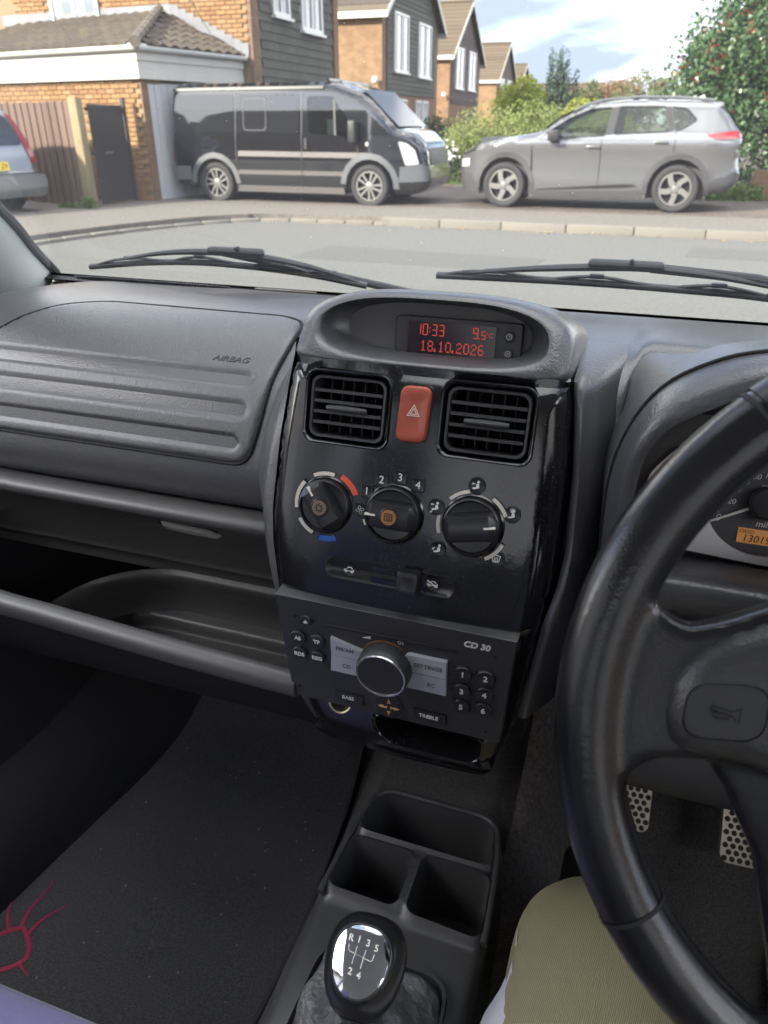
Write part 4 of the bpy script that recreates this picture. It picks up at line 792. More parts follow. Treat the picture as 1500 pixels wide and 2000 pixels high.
# ---- seats
def seat(u0, m, label):
    t = thing('front_seat', (u0 + XC, 0, .32), label, 'seat')
    b = MB(); rings = []
    for y, w, h in ((-.28, .20, .50), (-.2, .245, .51), (.0, .25, .53), (.2, .25, .56), (.28, .245, .567), (.305, .24, .562), (.325, .23, .52), (.31, .20, .42)):
        rings.append([U(u0 + p[0], y, h - .09 + p[1]) for p in rrect(0, 0, w * 2, .18, .07, 5)])
    b.loft(rings, True, True, True); b.build('cushion', m, t, smooth=60)
    b = MB(); rings = []
    for k in range(8):
        z = .50 + .62 * k / 7; y = -.26 - .22 * k / 7; w = .235 - .05 * (k / 7) ** 2; rings.append([U(u0 + p[0], y + p[1], z) for p in rrect(0, 0, w * 2, .13, .06, 5)])
    b.loft(rings, True, True, True); b.build('backrest', m, t, smooth=60)
    b = MB(); b.loft([[U(u0 + p[0], -.50 - .02 * k, 1.17 + .07 * k + p[1] * 0) + V3((0, p[1], 0)) for p in rrect(0, 0, .26 - .03 * abs(k - 1), .10, .045, 5)] for k in range(3)], True, True, True); b.build('headrest', m, t, smooth=60)
seat(-.35, m_seat, 'lavender purple passenger seat cushion in the bottom left corner'); seat(.36, m_seatd, "dark driver's seat under the khaki leg")
rb = thing('rear_bench', (XC, -1.2, .3), 'dark rear bench seat behind the front seats', 'seat'); b = MB(); b.box(U(0, -1.15, .42), (1.2, .5, .22)); b.build('cushion', m_seatd, rb, bevel=.05, seg=3); b = MB(); b.box(U(0, -1.45, .82), (1.2, .14, .62)); b.build('backrest', m_seatd, rb, bevel=.05, seg=3)
# ---- floor mat with the pink embroidered motif
P = roundpoly([(-.655, .30), (-.19, .30), (-.175, .62), (-.195, .88), (-.21, 1.01), (-.56, 1.01), (-.60, .86), (-.635, .70)], .05)
fm = thing('floor_mat', (-.42 + XC, .6, .31), 'black carpet mat with pink embroidery in the passenger footwell', 'mat')
zf = lambda u, v: .312 + .012 * sst(.8, .9, v) + .075 * sst(.86, 1.04, v) + .003 * mnoise.noise(V3((u * 9, v * 9, 1)))
b = MB(); b.patch(P, lambda u, v, d: U(u, v, zf(u, v) - d), (), .025, .008); b.build('mat', m_mat, fm)
b = MB(); b.tube([U(u, v, zf(u, v) + .002) for u, v in P + P[:2]], .0045, 6); b.build('binding', mat('mat_binding', (.055, .05, .055), .9), fm)
m_pink = mat('embroidery_pink', (.45, .05, .11), .8, bump=(600, .5, .001))
b = MB(); C_ = (-.567, .445)
loop = [(C_[0] + .030 * math.cos(a) + .006 * math.cos(3 * a), C_[1] + .034 * math.sin(a)) for a in [2 * math.pi * i / 20 for i in range(21)]]
b.tube([U(u, v, zf(u, v) + .002) for u, v in loop], .0036, 6, False, .5)
for a, L in ((98, .085), (68, .062), (128, .05), (160, .06), (190, .06), (215, .05), (-18, .035)):
    c, s_ = math.cos(RAD(a)), math.sin(RAD(a)); b.tube([U(C_[0] + c * r + .004 * math.sin(r * 80), C_[1] + s_ * r, zf(C_[0] + c * r, C_[1] + s_ * r) + .002) for r in [.030 + L * k / 6 for k in range(7)]], [.0034 - .0024 * k / 6 for k in range(7)], 6, True, .5)
b.build('embroidery', m_pink, fm, label='pink star shaped embroidered motif')
m_crumb = island_mat('crumb', [(.5, .42, .32), (.42, .28, .12), (.55, .52, .48)], .8); b = MB()
for i in range(46):
    u, v = random.uniform(-.56, -.2), random.uniform(.42, .90); r = random.uniform(.0008, .0021); b.add([U(u, v, zf(u, v) + .001) + V3(q) * r for q in ico], icf)
for i in range(12):
    u, v = random.uniform(.2, .5), random.uniform(.55, .8); b.add([U(u, v, .305) + V3(q) * random.uniform(.0008, .0018) for q in ico], icf)
o = b.build('crumbs', m_crumb, kind='stuff', fixn=False); tag(o, 'tiny pale crumbs and grit scattered on the floor mats', 'crumbs')
# ================================================================ dashboard
PPp = [(1.03, 1.135), (1.0, 1.150), (.93, 1.166), (.85, 1.175), (.78, 1.178), (.72, 1.168), (.675, 1.140), (.645, 1.105), (.628, 1.065), (.622, 1.03), (.628, 1.005), (.645, .992), (.67, .985)]
PPd = [(1.03, 1.135), (1.0, 1.150), (.93, 1.168), (.85, 1.182), (.75, 1.194), (.68, 1.198), (.63, 1.188), (.598, 1.155), (.582, 1.10), (.574, 1.04), (.575, .98), (.585, .92), (.60, .86)]
PPc = [(1.03, 1.135), (1.0, 1.150), (.93, 1.168), (.85, 1.184), (.75, 1.198), (.69, 1.205), (.66, 1.202), (.65, 1.18), (.65, 1.13), (.65, 1.08), (.65, 1.02), (.66, .96), (.67, .9)]
NP = 601; cP, cD, cC = (spl(q, NP) for q in (PPp, PPd, PPc)); sP = [0.]
for a, c in zip(cP, cP[1:]): sP.append(sP[-1] + (c - a).length)
def prof_s(s):  # arc length -> point and normal on the passenger profile
    lo = max(0, min(NP - 2, int(np.searchsorted(sP, s)) - 1)); f = (s - sP[lo]) / (sP[lo + 1] - sP[lo]); p = cP[lo].lerp(cP[lo + 1], f); t = (cP[min(lo + 2, NP - 1)] - cP[max(lo - 1, 0)]).normalized()
    return p, V3((-t.y, t.x)).to_3d() if False else (V3((t.y, -t.x, 0)))
dash = thing('dashboard', (XC, .75, .9), 'dark grey textured dashboard spanning the car below the windscreen', 'dashboard')
b = MB(); rows = []
us = [-.765 + i * .0133 for i in range(44)] + [-.18 + i * .02 for i in range(17)] + [.158, .163, .168, .175, .19] + [.21 + i * .03 for i in range(19)]
for u in us:
    w = sst(-.10, .10, u); w2 = sst(.158, .172, u); sag = .035 * max(0, (abs(u) - .55) / .2) ** 2; r = []
    for i in range(0, NP, 6):
        p = cP[i].lerp(cD[i], w).lerp(cC[i], w2); k = i / NP
        r.append(U(u, p.x + .004 * 0, p.y - sag * sst(0, .2, k) * (1 if u < 0 else .3)))
    rows.append(r)
b.grid(rows); b.build('dash_top', m_dash, dash, smooth=60)
# demister grille in the corner of the dash top
dg = MB(); gy = [.955, .985]
base = MB(); base.patch(circ(-.52, .945, .13, 40, .026), lambda u, v, d: U(u, v, 1.1655 - (v - .93) * .25 - d + .0015), (), .02, .002); g0 = base.build('demister_grille', m_blk, dash)
sl = MB()
for i in range(44):
    u = -.645 + i * .0057; hv = .025 * math.sqrt(max(0, 1 - ((u + .52) / .13) ** 2)); 
    if hv > .004: sl.tube([U(u - .004, .945 - hv, 1.1655 + .0035 + hv * .25 - .004), U(u + .004, .945 + hv, 1.1655 + .0035 - hv * .25 - .004)], .0013, 5)
sl.build('grille_slats', m_dash, g0, kind='stuff')
# airbag cover with three pressed grooves
ol = roundpoly([(-.66, .4725), (-.203, .4725), (-.192, .43), (-.1895, .38), (-.183, .335), (-.184, .292), (-.213, .278), (-.45, .276), (-.50, .295), (-.545, .335), (-.60, .40)], .018, 5)
GRV = ((.3835, -.208), (.4165, -.208), (.451, -.213))
def groove(u, s):
    d = 0
    for sc_, ue in GRV:
        k = abs(s - sc_) / .0085; e = max(0, (u - (ue - .012)) / .012); q = math.hypot(k, e); d += .0044 * (1 - sst(.62, 1.12, q))
    return d
def ab(off):
    def f(u, s, dp):
        p, n = prof_s(s); n = n if n.x < 0 or n.y > 0 else -n
        edge = min(dpoly((u, s), ol), .006); h = off * math.sqrt(max(0, 1 - (1 - edge / .006) ** 2)) - groove(u, s) - dp; return U(u, p.x + n.x * h, p.y + n.y * h)
    return f
p, n = prof_s(.42)
b = MB(); b.patch(ol, ab(.0035), (), .0040, .004); ac = b.build('airbag_cover', m_wrink, dash, smooth=60)
b = MB(); loop = resample(ol, .01); q = []
for u, s in loop + loop[:1]:
    p, n = prof_s(s); q.append(U(u, p.x, p.y) + V3((0, n.x, n.y)) * .0012)
b.tube(q, .0020, 6, False); b.build('cover_gap', m_blk, dash)
p, n = prof_s(.3625); n = n if n.y > 0 else -n; p2, _ = prof_s(.355); p1, _ = prof_s(.37)
fA = Fr(U(-.2425, p.x, p.y) + V3((0, n.x, n.y)) * .0034, (1, 0, 0), V3((0, p2.x - p1.x, p2.y - p1.y)))
text(ac, 'AIRBAG', fA, .0098, mat('embossed_dark', (.022, .022, .025), .5), shear=.25, extr=.0003, sx=1.25)
# lower passenger side: glovebox lip, hollow and parcel tray
b = MB(); b.box(U(0, .68, 1.0), (.226, .19, .38)); b.build('fascia_filler', m_blk, dash, smooth=0)  # unseen filler box added behind the fascia to stop light leaking through
gl = thing('glovebox_shelf', (-.4 + XC, .6, .85), 'dark open parcel shelf and glovebox front below the airbag cover', 'shelf')
b = MB(); lip = spl([(.66, .988), (.625, .9985), (.608, 1.0), (.6, .995), (.601, .986), (.612, .979), (.635, .972)], 20)
b.grid([[U(u, p.x + .012 * max(0, (-u - .5) / .2), p.y) for p in lip] for u in [-.72 + i * .02 for i in range(29)]]); b.build('glovebox_lip', m_dash2, gl, smooth=60)
b = MB(); wall = spl([(.635, .972), (.655, .955), (.672, .93), (.683, .90), (.690, .875), (.690, .868), (.700, .862), (.704, .85), (.704, .84)], 26)
b.grid([[U(u, p.x, p.y) for p in wall] for u in [-.72 + i * .02 for i in range(31)]]); b.build('glovebox_front', m_dash2, gl, smooth=50)
# finger recess of the glovebox catch
b = MB(); f = Fr(U(-.327, .667, .945), (1, .0, -.02), (0, -.42, .9)); hp_o = roundpoly([(-.055, .012), (.042, .012), (.055, -.004), (.048, -.014), (-.03, -.014)], .006); b.dome(hp_o, f, -.003, [(1, .001), (.93, .003)]); hd = b.build('catch_recess', m_blk, gl)
b = MB(); b.dome(roundpoly([(-.028, -.003), (.04, -.003), (.056, -.0125), (.03, -.014), (-.022, -.012)], .004), f, .002, [(1, .004), (.9, .008), (.6, .009)]); b.build('catch_lip', mat('catch_lit_plastic', (.26, .255, .24), .45), hd, smooth=60)  # paler than the shelf: colour stands in for light catching the lip
# parcel tray: stepped tub, open towards the seat, closed by a fat rounded rail
def tub(u_l, prof, name, r=.10):
    b = MB(); path = []     # left end sweeps round in plan
    rows = []
    n = 16
    for i in range(n): a = math.pi / 2 * i / (n - 1); rows.append((u_l + r - r * math.cos(a) if False else u_l + r * (1 - math.sin(math.pi / 2 - a)), r * (1 - math.sin(a))))
    uu = [(x, dy) for x, dy in rows] + [(u_l + r + i * .02, 0) for i in range(1, 30) if u_l + r + i * .02 < -.09]
    b.grid([[U(x, max(y - dy, min(y, .54 + .1 * (.9 - z))), z) for y, z in prof] for x, dy in uu]); return b.build(name, m_dash2, gl, smooth=50)
tub(-.475, [(q.x, q.y) for q in spl([(.704, .845), (.698, .838), (.700, .826), (.706, .81), (.708, .79), (.705, .778)], 18)], 'tray_step', .12)
tub(-.43, [(q.x, q.y) for q in spl([(.705, .7785), (.697, .775), (.690, .770), (.688, .755), (.680, .757), (.66, .762), (.62, .792), (.57, .838), (.535, .872), (.522, .885)], 26)], 'tray_floor', .02)
b = MB(); pth = spl([U(-.66, .62, .925), U(-.60, .56, .917), U(-.54, .522, .908), U(-.48, .506, .902), (U(-.40, .503, .899)), U(-.30, .501, .895), U(-.20, .50, .891), U(-.10, .50, .888)], 40)
rings = []
for p in pth: rings.append([p + V3((0, x, z)) for x, z in [(.0115 * math.cos(a) + .006, .0105 * math.sin(a) - (.005 if math.sin(a) < -.3 else 0)) for a in [2 * math.pi * k / 16 for k in range(16)]]])
b.loft(rings, True, True, True); b.build('tray_rail', m_dash2, gl, smooth=70)
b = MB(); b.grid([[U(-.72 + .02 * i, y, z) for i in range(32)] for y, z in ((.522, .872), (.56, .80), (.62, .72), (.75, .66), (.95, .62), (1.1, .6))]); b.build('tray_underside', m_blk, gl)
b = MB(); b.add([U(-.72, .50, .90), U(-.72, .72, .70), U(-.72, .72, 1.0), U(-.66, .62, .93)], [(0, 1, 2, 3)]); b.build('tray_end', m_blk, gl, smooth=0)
# padded cheeks that carry the dash into the centre fascia
HW = [(.80, .075), (.82, .088), (.845, .097), (.88, .107), (.94, .114), (1.0, .121), (1.03, .128), (1.06, .1305), (1.12, .1275), (1.17, .1215), (1.1945, .1175)]
def fY(u, z):
    if z >= .998: y = .5 + (z - .998) * .297 - .010 * math.exp(-((z - 1.0) / .03) ** 2) * 0
    else: y = .5 + (.998 - z) * .05
    if z < .85: y += 1.2 * (.85 - z) ** 2 * 6
    return y + .35 * u * u
for sg in (-1, 1):
    b = MB(); rows = []
    for i in range(36):
        zlo, zhi = (.82, 1.203) if sg < 0 else (.89, 1.191); z = zlo + (zhi - zlo) * i / 35; h = interp(HW, z) + .0015; y0 = fY(h, z) + .017
        if sg < 0: u1, y1 = interp([(.82, .12), (.86, .150), (.97, .165), (1.02, .186), (1.06, .193), (1.12, .186), (1.16, .178), (1.196, .172)], z), interp([(.86, .60), (.98, .62), (1.02, .632), (1.06, .634), (1.10, .648), (1.15, .692), (1.18, .74), (1.196, .77)], z)
        else: u1, y1 = interp([(.82, .13), (.86, .150), (1.0, .162), (1.196, .156)], z), interp([(.82, .60), (.86, .60), (1.1, .586), (1.155, .602), (1.18, .626), (1.191, .640)], z)
        r = []
        for k in range(11):
            t = k / 10; bulge = .020 * math.sin(math.pi * t) * (1 - .35 * t) + .007 * math.sin(math.pi * min(1, t * 3)) ; r.append(U(sg * (h + (u1 - h) * t), y0 + (y1 - y0) * t ** .9 - bulge, z + ((interp([(1.13, 1.13), (1.17, 1.155), (1.203, 1.172)], z) - z) * t if sg < 0 and z > 1.13 else 0)))
        rows.append(r)
    t = rows[-1]
    for dy, dz in ((.012, .0035 if sg > 0 else -.003), (.03, .006 if sg > 0 else -.010), (.06, .0075 if sg > 0 else -.022), (.10, .006 if sg > 0 else -.035)): rows.append([p + V3((0, dy * (1.6 - .9 * k / 10 if sg > 0 else 1), dz)) for k, p in enumerate(t)])
    b.grid(rows); b.build('fascia_cheek', m_dash, dash, smooth=60)
# ---- clock pod on top of the fascia
pod = thing('clock_pod', (XC, .6, 1.2), 'hooded clock pod with red digits on top of the dashboard', 'clock')
def podring(kw, kh, y_b, y_t, dz=0., flat=.80, n=64, pw=3.1):
    r = []
    for i in range(n):
        a = 2 * math.pi * i / n; c, s_ = math.cos(a), math.sin(a); e = 2 / pw if s_ < 0 else 2 / 3.1
        x = kw * math.copysign(abs(c) ** e, c); z = kh * math.copysign(abs(s_) ** (e if s_ < 0 else .9), s_); z = z * (1 if s_ > 0 else flat)
        k = (z + kh * flat) / (kh * (1 + flat)); r.append(U(x, y_b + (y_t - y_b) * k, 1.217 + z + dz))
    return r
b = MB(); b.loft([podring(.080, .0215, .606, .616, -.004), podring(.090, .0230, .60, .61, -.002), podring(.0955, .0242, .58, .602), podring(.0975, .0252, .568, .598), podring(.0990, .0265, .5655, .599, pw=3.6), podring(.1040, .0282, .5650, .603, pw=5), podring(.1125, .0288, .5658, .612, -.0005, pw=8), podring(.1165, .0285, .568, .632, -.003, pw=10), podring(.119, .0265, .585, .675, -.011, pw=10), podring(.122, .024, .61, .74, -.024, pw=10)], True); b.build('hood', m_dash, pod, smooth=70)
b = MB(); b.loft([podring(.082, .0222, .606, .616, -.004)], True, False, True); b.build('back_panel', m_dash2, pod)
fd = Fr(U(.0145, .6045, 1.2085), (1, 0, 0), (0, .16, 1)); fd.o = fd.pt(0, 0, .0015)
b = MB(); b.dome(rrect(.005, 0, .108, .0345, .003), fd, -.006, [(1, .0005), (.985, .0015)]); b.build('display_surround', m_blackp, pod)
b = MB(); b.dome(rrect(0, 0, .0755, .0275, .0015), fd, .0006, [(1, .0022), (.995, .0025)]); scn = b.build('display_screen', mat('lcd_dark', (.018, .010, .012), .12, spec=.5), pod)
m_lcd = mat('lcd_red', (.30, .035, .02), .5, emit=((1., .10, .05), .020))
FONT = {'0': "01110100011000110001100011000101110", '1': "00100011000010000100001000010001110", '2': "01110100010000100110010001000011111", '8': "01110100011000101110100011000101110", '6': "01110100001000011110100011000101110", '.': "00000000000000000000000000110001100"}
def dots(b, ch, u, v, px, py):
    for i, c in enumerate(FONT[ch]):
        if c == '1': b.fbox(fd, u + (i % 5) * px, v - (i // 5) * py, .0027, px * .9, py * .9, .0003)
b = MB(); u = -.0255
for ch in '18.10.2026':
    dots(b, ch, u - (.0018 if ch == '.' else 0), -.0022, .00098, .00128); u += .0062 if ch != '.' else .0031
b.build('date_digits', m_lcd, scn)
SEG = {'0': 'abcdef', '1': 'bc', '3': 'abgcd', '9': 'abcdfg', '5': 'afgcd', 'C': 'afed'}
def seg7(b, ch, u, v, w, h, t):
    S_ = {'a': (0, h / 2, w, t), 'g': (0, 0, w, t), 'd': (0, -h / 2, w, t), 'f': (-w / 2, h / 4, t, h / 2), 'b': (w / 2, h / 4, t, h / 2), 'e': (-w / 2, -h / 4, t, h / 2), 'c': (w / 2, -h / 4, t, h / 2)}
    for k in SEG[ch]: x, y, dx, dy = S_[k]; b.fbox(fd, u + x, v + y, .0027, dx * .92 if dx > dy else dx, dy * .92 if dy > dx else dy, .0003)
b = MB()
for ch, u in (('1', -.0285), ('0', -.0225), ('3', -.0145), ('3', -.0085)): seg7(b, ch, u, .0073, .0038, .0086, .0009)
for dv in (.0015, -.0015): b.fbox(fd, -.0187, .0073 + dv, .0027, .0009, .0009, .0003)
b.build('time_digits', m_lcd, scn); b = MB(); seg7(b, '9', .0205, .0073, .0038, .0082, .0009); seg7(b, '5', .0272, .0062, .0030, .006, .0008); b.fbox(fd, .0238, .0034, .0027, .001, .001, .0003); b.build('temperature_digits', m_lcd, scn)
text(scn, '°C', fd.at(.0322, .0062, .0026), .0055, m_lcd)
m_icon = mat('white_print', (.62, .62, .60), .6); m_dimprint = mat('grey_print', (.30, .30, .30), .6)
for v in (.0068, -.0068):
    b = MB(); b.dome(circ(.0485, v, .0042, 20), fd, .001, [(1, .003), (.85, .0038), (.4, .0036)]); bt = b.build('button', m_blackp, pod, smooth=50)
    b = MB(); b.ring(circ(.0485, v, .0024, 18), circ(.0485, v, .0019, 18), fd, .0034, .0041)
    if v > 0: b.fbox(fd, .0485, v + .0008, .004, .0004, .0016, .0004); b.fbox(fd, .0491, v, .004, .0012, .0004, .0004)
    else: b.ring(circ(.0485, v, .0008, 10), circ(.0485, v, .0003, 10), fd, .0034, .0041)
    b.build('icon', m_dimprint, bt)
# a crumb on the dash and a strip of label by the glass
b = MB(); b.add([U(.139, .597, 1.176) + V3(q) * .0022 for q in ico], icf); o = b.build('biscuit_crumb', m_crumb); tag(o, 'single pale crumb stuck on the dash right of the clock pod', 'crumb')
b = MB(); b.box(U(-.325, .985, 1.157), (.095, .008, .002)); o = b.build('paper_label', mat('paper_dull', (.20, .17, .14), .8)); tag(o, 'narrow paper strip lying at the foot of the windscreen', 'label')
# ================================================================ centre fascia
def gloss_mat():
    m = mat('piano_black', (.006, .006, .007), .11, coat=.0, spec=.62, rvar=(9, .05)); t = m.node_tree; b = t.nodes['Principled BSDF']; L = t.links.new
    tcn = t.nodes.new('ShaderNodeTexCoord'); n = t.nodes.new('ShaderNodeTexNoise'); n.inputs['Scale'].default_value = 900; n.inputs['Detail'].default_value = 2
    n2 = t.nodes.new('ShaderNodeTexNoise'); n2.inputs['Scale'].default_value = 14
    r = t.nodes.new('ShaderNodeMapRange'); r.inputs[1].default_value = .66; r.inputs[2].default_value = .74; r2 = t.nodes.new('ShaderNodeMapRange'); r2.inputs[1].default_value = .40; r2.inputs[2].default_value = .62
    mu = t.nodes.new('ShaderNodeMath'); mu.operation = 'MULTIPLY'; mixn = t.nodes.new('ShaderNodeMixRGB'); mixn.inputs['Color1'].default_value = (.006, .006, .007, 1); mixn.inputs['Color2'].default_value = (.13, .13, .125, 1)
    L(tcn.outputs['Object'], n.inputs['Vector']); L(tcn.outputs['Object'], n2.inputs['Vector']); L(n.outputs['Fac'], r.inputs[0]); L(n2.outputs['Fac'], r2.inputs[0]); L(r.outputs[0], mu.inputs[0]); L(r2.outputs[0], mu.inputs[1]); L(mu.outputs[0], mixn.inputs['Fac']); L(mixn.outputs[0], b.inputs['Base Color'])
    bp = t.nodes.new('ShaderNodeBump'); bp.inputs['Strength'].default_value = .025; bp.inputs['Distance'].default_value = .002; n3 = t.nodes.new('ShaderNodeTexNoise'); n3.inputs['Scale'].default_value = 160; L(tcn.outputs['Object'], n3.inputs['Vector']); L(n3.outputs['Fac'], bp.inputs['Height']); L(bp.outputs[0], b.inputs['Normal'])
    return m
m_gloss = gloss_mat(); m_satin = mat('satin_black', (.020, .020, .022), .38, spec=.5); m_matte = mat('vent_black', (.024, .024, .026), .5)
fas = thing('centre_fascia', (XC, .52, .82), 'gloss black centre fascia holding vents, heater knobs and radio', 'fascia')
left = [(-h, z) for z, h in HW]; right = [(h + .002 - .004 * sst(.98, 1.06, z) * sst(1.15, 1.08, z), z) for z, h in HW]
outl = roundpoly(left + right[::-1], .012, 3)
VC = ((-.0592, 1.158), (.0590, 1.160)); VW, VH = .073, .058
hole_v = [roundpoly([(c[0] - VW / 2 + .001, c[1] + VH / 2), (c[0] + VW / 2, c[1] + VH / 2), (c[0] + VW / 2 - .0015, c[1] - VH / 2), (c[0] - VW / 2 - .001, c[1] - VH / 2)], .009, 5) for c in VC]
RADIO = [(-.1105, .998), (.1065, .998), (.099, .8795), (-.1025, .8795)]
hole_r = [(u * .985, .9385 + (z - .9385) * .985) for u, z in RADIO]
POC = roundpoly([(-.022, .873), (.083, .873), (.083, .848), (.070, .842), (-.006, .842), (-.020, .853)], .008, 4)
edge_loop = outl
def fmap(off=0.):
    def f(u, z, d):
        e = dpoly((u, z), edge_loop); r = .022; back = 0
        if e < r and z > .83: back = (r - math.sqrt(max(0, r * r - (r - e) ** 2))) * (1 if z < 1.19 else .25)
        return U(u, fY(u, z) + back - off + d, z)
    return f
b = MB(); b.patch(outl, fmap(), [*hole_v, hole_r, POC], .0065, .028); b.build('fascia_panel', m_gloss, fas, smooth=32)
def ffr(u, z, off=0.):
    e = .004; p = fmap(off)(u, z, 0); a = (fmap(off)(u + e, z, 0) - fmap(off)(u - e, z, 0)); c = (fmap(off)(u, z + e, 0) - fmap(off)(u, z - e, 0)); return Fr(p, (1, 0, 0), c)
# ---- two face vents
def vent(c, label):
    t = thing('air_vent', tuple(fmap()(c[0], c[1], 0)), label, 'air vent', 'face vents in the fascia'); f = Fr(fmap()(c[0], c[1], 0), (1, 0, 0), (0, .285, .96)); f.o = f.pt(0, 0, -.001)
    P0 = rrect(0, 0, VW + .001, VH + .001, .0095, 6)
    b = MB(); rg = []
    for k, h in ((1.045, -.001), (1.05, .0024), (1.02, .0042), (.975, .003), (.955, -.004)): rg.append([f.pt(u * k, v * (k * 1.0 + (k - 1) * .25), h) for u, v in P0])
    b.loft(rg, True); b.build('bezel', m_gloss, t, smooth=60)
    b = MB(); Q = rrect(0, 0, VW - .006, VH - .006, .008, 6); rg = []
    for k, h in ((1.0, -.006), (1.0, .001), (.985, .002), (.93, .0016), (.915, -.002), (.91, -.02)): rg.append([f.pt(u * k, v * (k - (1 - k) * .25), h) for u, v in Q])
    b.loft(rg, True); b.build('frame', m_matte, t, smooth=50)
    b = MB(); b.fbox(f, 0, 0, -.034, VW - .012, VH - .012, .002); b.build('duct_back', m_blk, t, smooth=0)
    b = MB(); Qd = [(u * .93, v * .92) for u, v in Q]; b.loft([[f.pt(*p, -.003) for p in Qd], [f.pt(*p, -.033) for p in Qd]], True); b.build('duct', m_blk, t)
    iw, ih = VW - .0125, VH - .0135
    sb = MB(); sec = [(-.0011, .0015), (.0011, .0015), (.0016, .0003), (.0013, -.004), (.0006, -.012), (-.0010, -.012), (-.0015, -.004), (-.0015, .0003)]
    sb.loft([[(x, v, w) for v, w in sec] for x in (-iw / 2, iw / 2)], True, True, True); sme = sb.mesh(40); rM = Matrix((f.a, f.b, f.n)).transposed().to_4x4()
    pieces(t, 'slat', sme, [Matrix.Translation(f.pt(0, ih / 2 - ih * (i + 1) / 5, .0)) @ rM for i in range(4)], m_matte)
    vb = MB(); vb.box((0, 0, -.017), (.0012, ih, .012)); vme = vb.mesh(0, .0004, 1); pieces(t, 'vane', vme, [Matrix.Translation(f.pt(-iw / 2 + iw * (i + 1) / 6, 0, 0)) @ rM for i in range(5)], m_matte)
    b = MB(); rg = []
    n = 26
    for i in range(n + 1):
        x = -.018 + .036 * i / n; k = math.sqrt(max(.05, 1 - (x / .0187) ** 2)); rr = .0026 * (.55 + .45 * k) * (1.0 if i % 2 else .86); rg.append([f.pt(x, rr * 1.15 * math.cos(a) - .0005, .003 + (.0045 * k) * math.sin(a)) for a in [2 * math.pi * j / 12 for j in range(12)]])
    b.loft(rg, True, True, True); b.build('thumb_tab', mat('tab_grey', (.038, .038, .040), .5), t, smooth=20)
vent(VC[0], 'air vent left of the red hazard button'); vent(VC[1], 'air vent right of the red hazard button')
# ---- hazard button
f = Fr(fmap()(-.0003, 1.1605, 0), (1, 0, .02), (0, .285, .96)); hz = thing('hazard_button', tuple(f.o), 'tall red hazard warning button between the two vents', 'button'); P = [(u - .0012 * (v / .0225) * -1, v) for u, v in rrect(0, 0, .0252, .0455, .0062, 6)]
b = MB(); b.ring([(u * 1.10, v * 1.05) for u, v in P], P, f, -.003, .0012); b.build('surround', m_gloss, hz)
b = MB(); b.dome(P, f, -.003, [(1, .0035), (.97, .0052), (.92, .006), (.72, .0058), (.55, .0048), (.35, .0044)]); b.build('button_cap', mat('hazard_red', (.30, .058, .032), .38, bump=(500, .08, .0005)), hz, smooth=50)
m_tri = mat('hazard_print', (.75, .62, .52), .5)
def tri(r): return [(0 + .0004, .0018 + r), (-r * .87, .0018 - r * .5), (r * .9, .0018 - r * .5)]
b = MB(); b.ring(tri(.0062), tri(.0052), f, .0043, .0051); b.ring(tri(.0035), tri(.0026), f, .0043, .0051); b.build('triangle_icon', m_tri, hz, smooth=0)
# ---- heater knobs
m_knob = mat('knob_black', (.013, .013, .014), .30, spec=.55); m_mark = mat('knob_mark', (.66, .63, .56), .55)
def knob(u, z, r, ang, label, cap=None):
    f = ffr(u, z, -.001); t = thing('heater_knob', tuple(f.o), label, 'knob', 'heater control knobs')
    b = MB(); b.lathe([(r * 1.10, -.002), (r * 1.10, .0012), (r * 1.04, .0022), (r * 1.0, .001)], f, 40, False); b.build('collar', m_gloss, t, smooth=40)
    b = MB(); b.lathe([(r, -.001), (r, .005), (r * .97, .0085), (r * .92, .0092), (r * .86, .0070), (r * .5, .0058), (0.0001, .0056)], f, 48, False); b.build('dial', m_knob, t, smooth=40)
    g = f.at(0, 0, 0, ang); bw = r * .43; b = MB(); rg = []
    sec = [(-bw * 1.25, .005), (-bw * 1.02, .0135), (-bw * .94, .0152), (-bw * .7, .0160), (0, .0163), (bw * .7, .0160), (bw * .94, .0152), (bw * 1.02, .0135), (bw * 1.25, .005)]
    for i in range(15):
        x = -r * .955 + 2 * r * .955 * i / 14; fall = sst(r * .965, r * .70, abs(x)); lim = math.sqrt(max(0, (r * .965) ** 2 - x * x)); rg.append([g.pt(x, math.copysign(min(abs(y), lim), y), .005 + (h - .005) * (.45 + .55 * fall)) for y, h in sec])
    b.loft(rg, False); b.loft([rg[0], [g.pt(-r * .93, 0, .005)] * 9], False); b.loft([rg[-1], [g.pt(r * .93, 0, .005)] * 9], False); gp_ = b.build('grip_bar', m_knob, t, smooth=35)
    b = MB(); b.prism([(-r * .88, -.0008), (-r * .50, -.0008), (-r * .50, .0008), (-r * .88, .0008)], g, .0135, .0165); b.build('pointer', m_mark, gp_, smooth=0)
    if cap:
        b = MB(); b.lathe([(r * .34, .0150), (r * .34, .0172), (r * .30, .0176), (r * .28, .0170)], f, 28, False); b.build('button_ring', m_knob, t)
        b = MB(); b.lathe([(r * .29, .0158), (r * .27, .0174), (.0001, .0176)], f, 28, False); cb = b.build('button_cap', cap[0], t); b = MB()
        if cap[1] == 'snow':
            for k in range(8):
                h = f.at(0, 0, 0, k * math.pi / 4); b.fbox(h, .0032, 0, .0178, .0024, .0008, .0004)
            b.ring(circ(0, 0, .0028, 16), circ(0, 0, .0020, 16), f, .0172, .018)
        else:
            b.ring([(-.0034, -.0032), (.0034, -.0032), (.0034, .0034), (-.0034, .0034)], [(-.0028, -.0026), (.0028, -.0026), (.0028, .0028), (-.0028, .0028)], f, .0172, .018)
            for k in (-.0014, 0, .0014): b.fbox(f, k, -.0006, .0178, .0005, .0052, .0004)
        b.build('icon', mat('icon_dark', (.03, .02, .015), .6), cb, smooth=0)
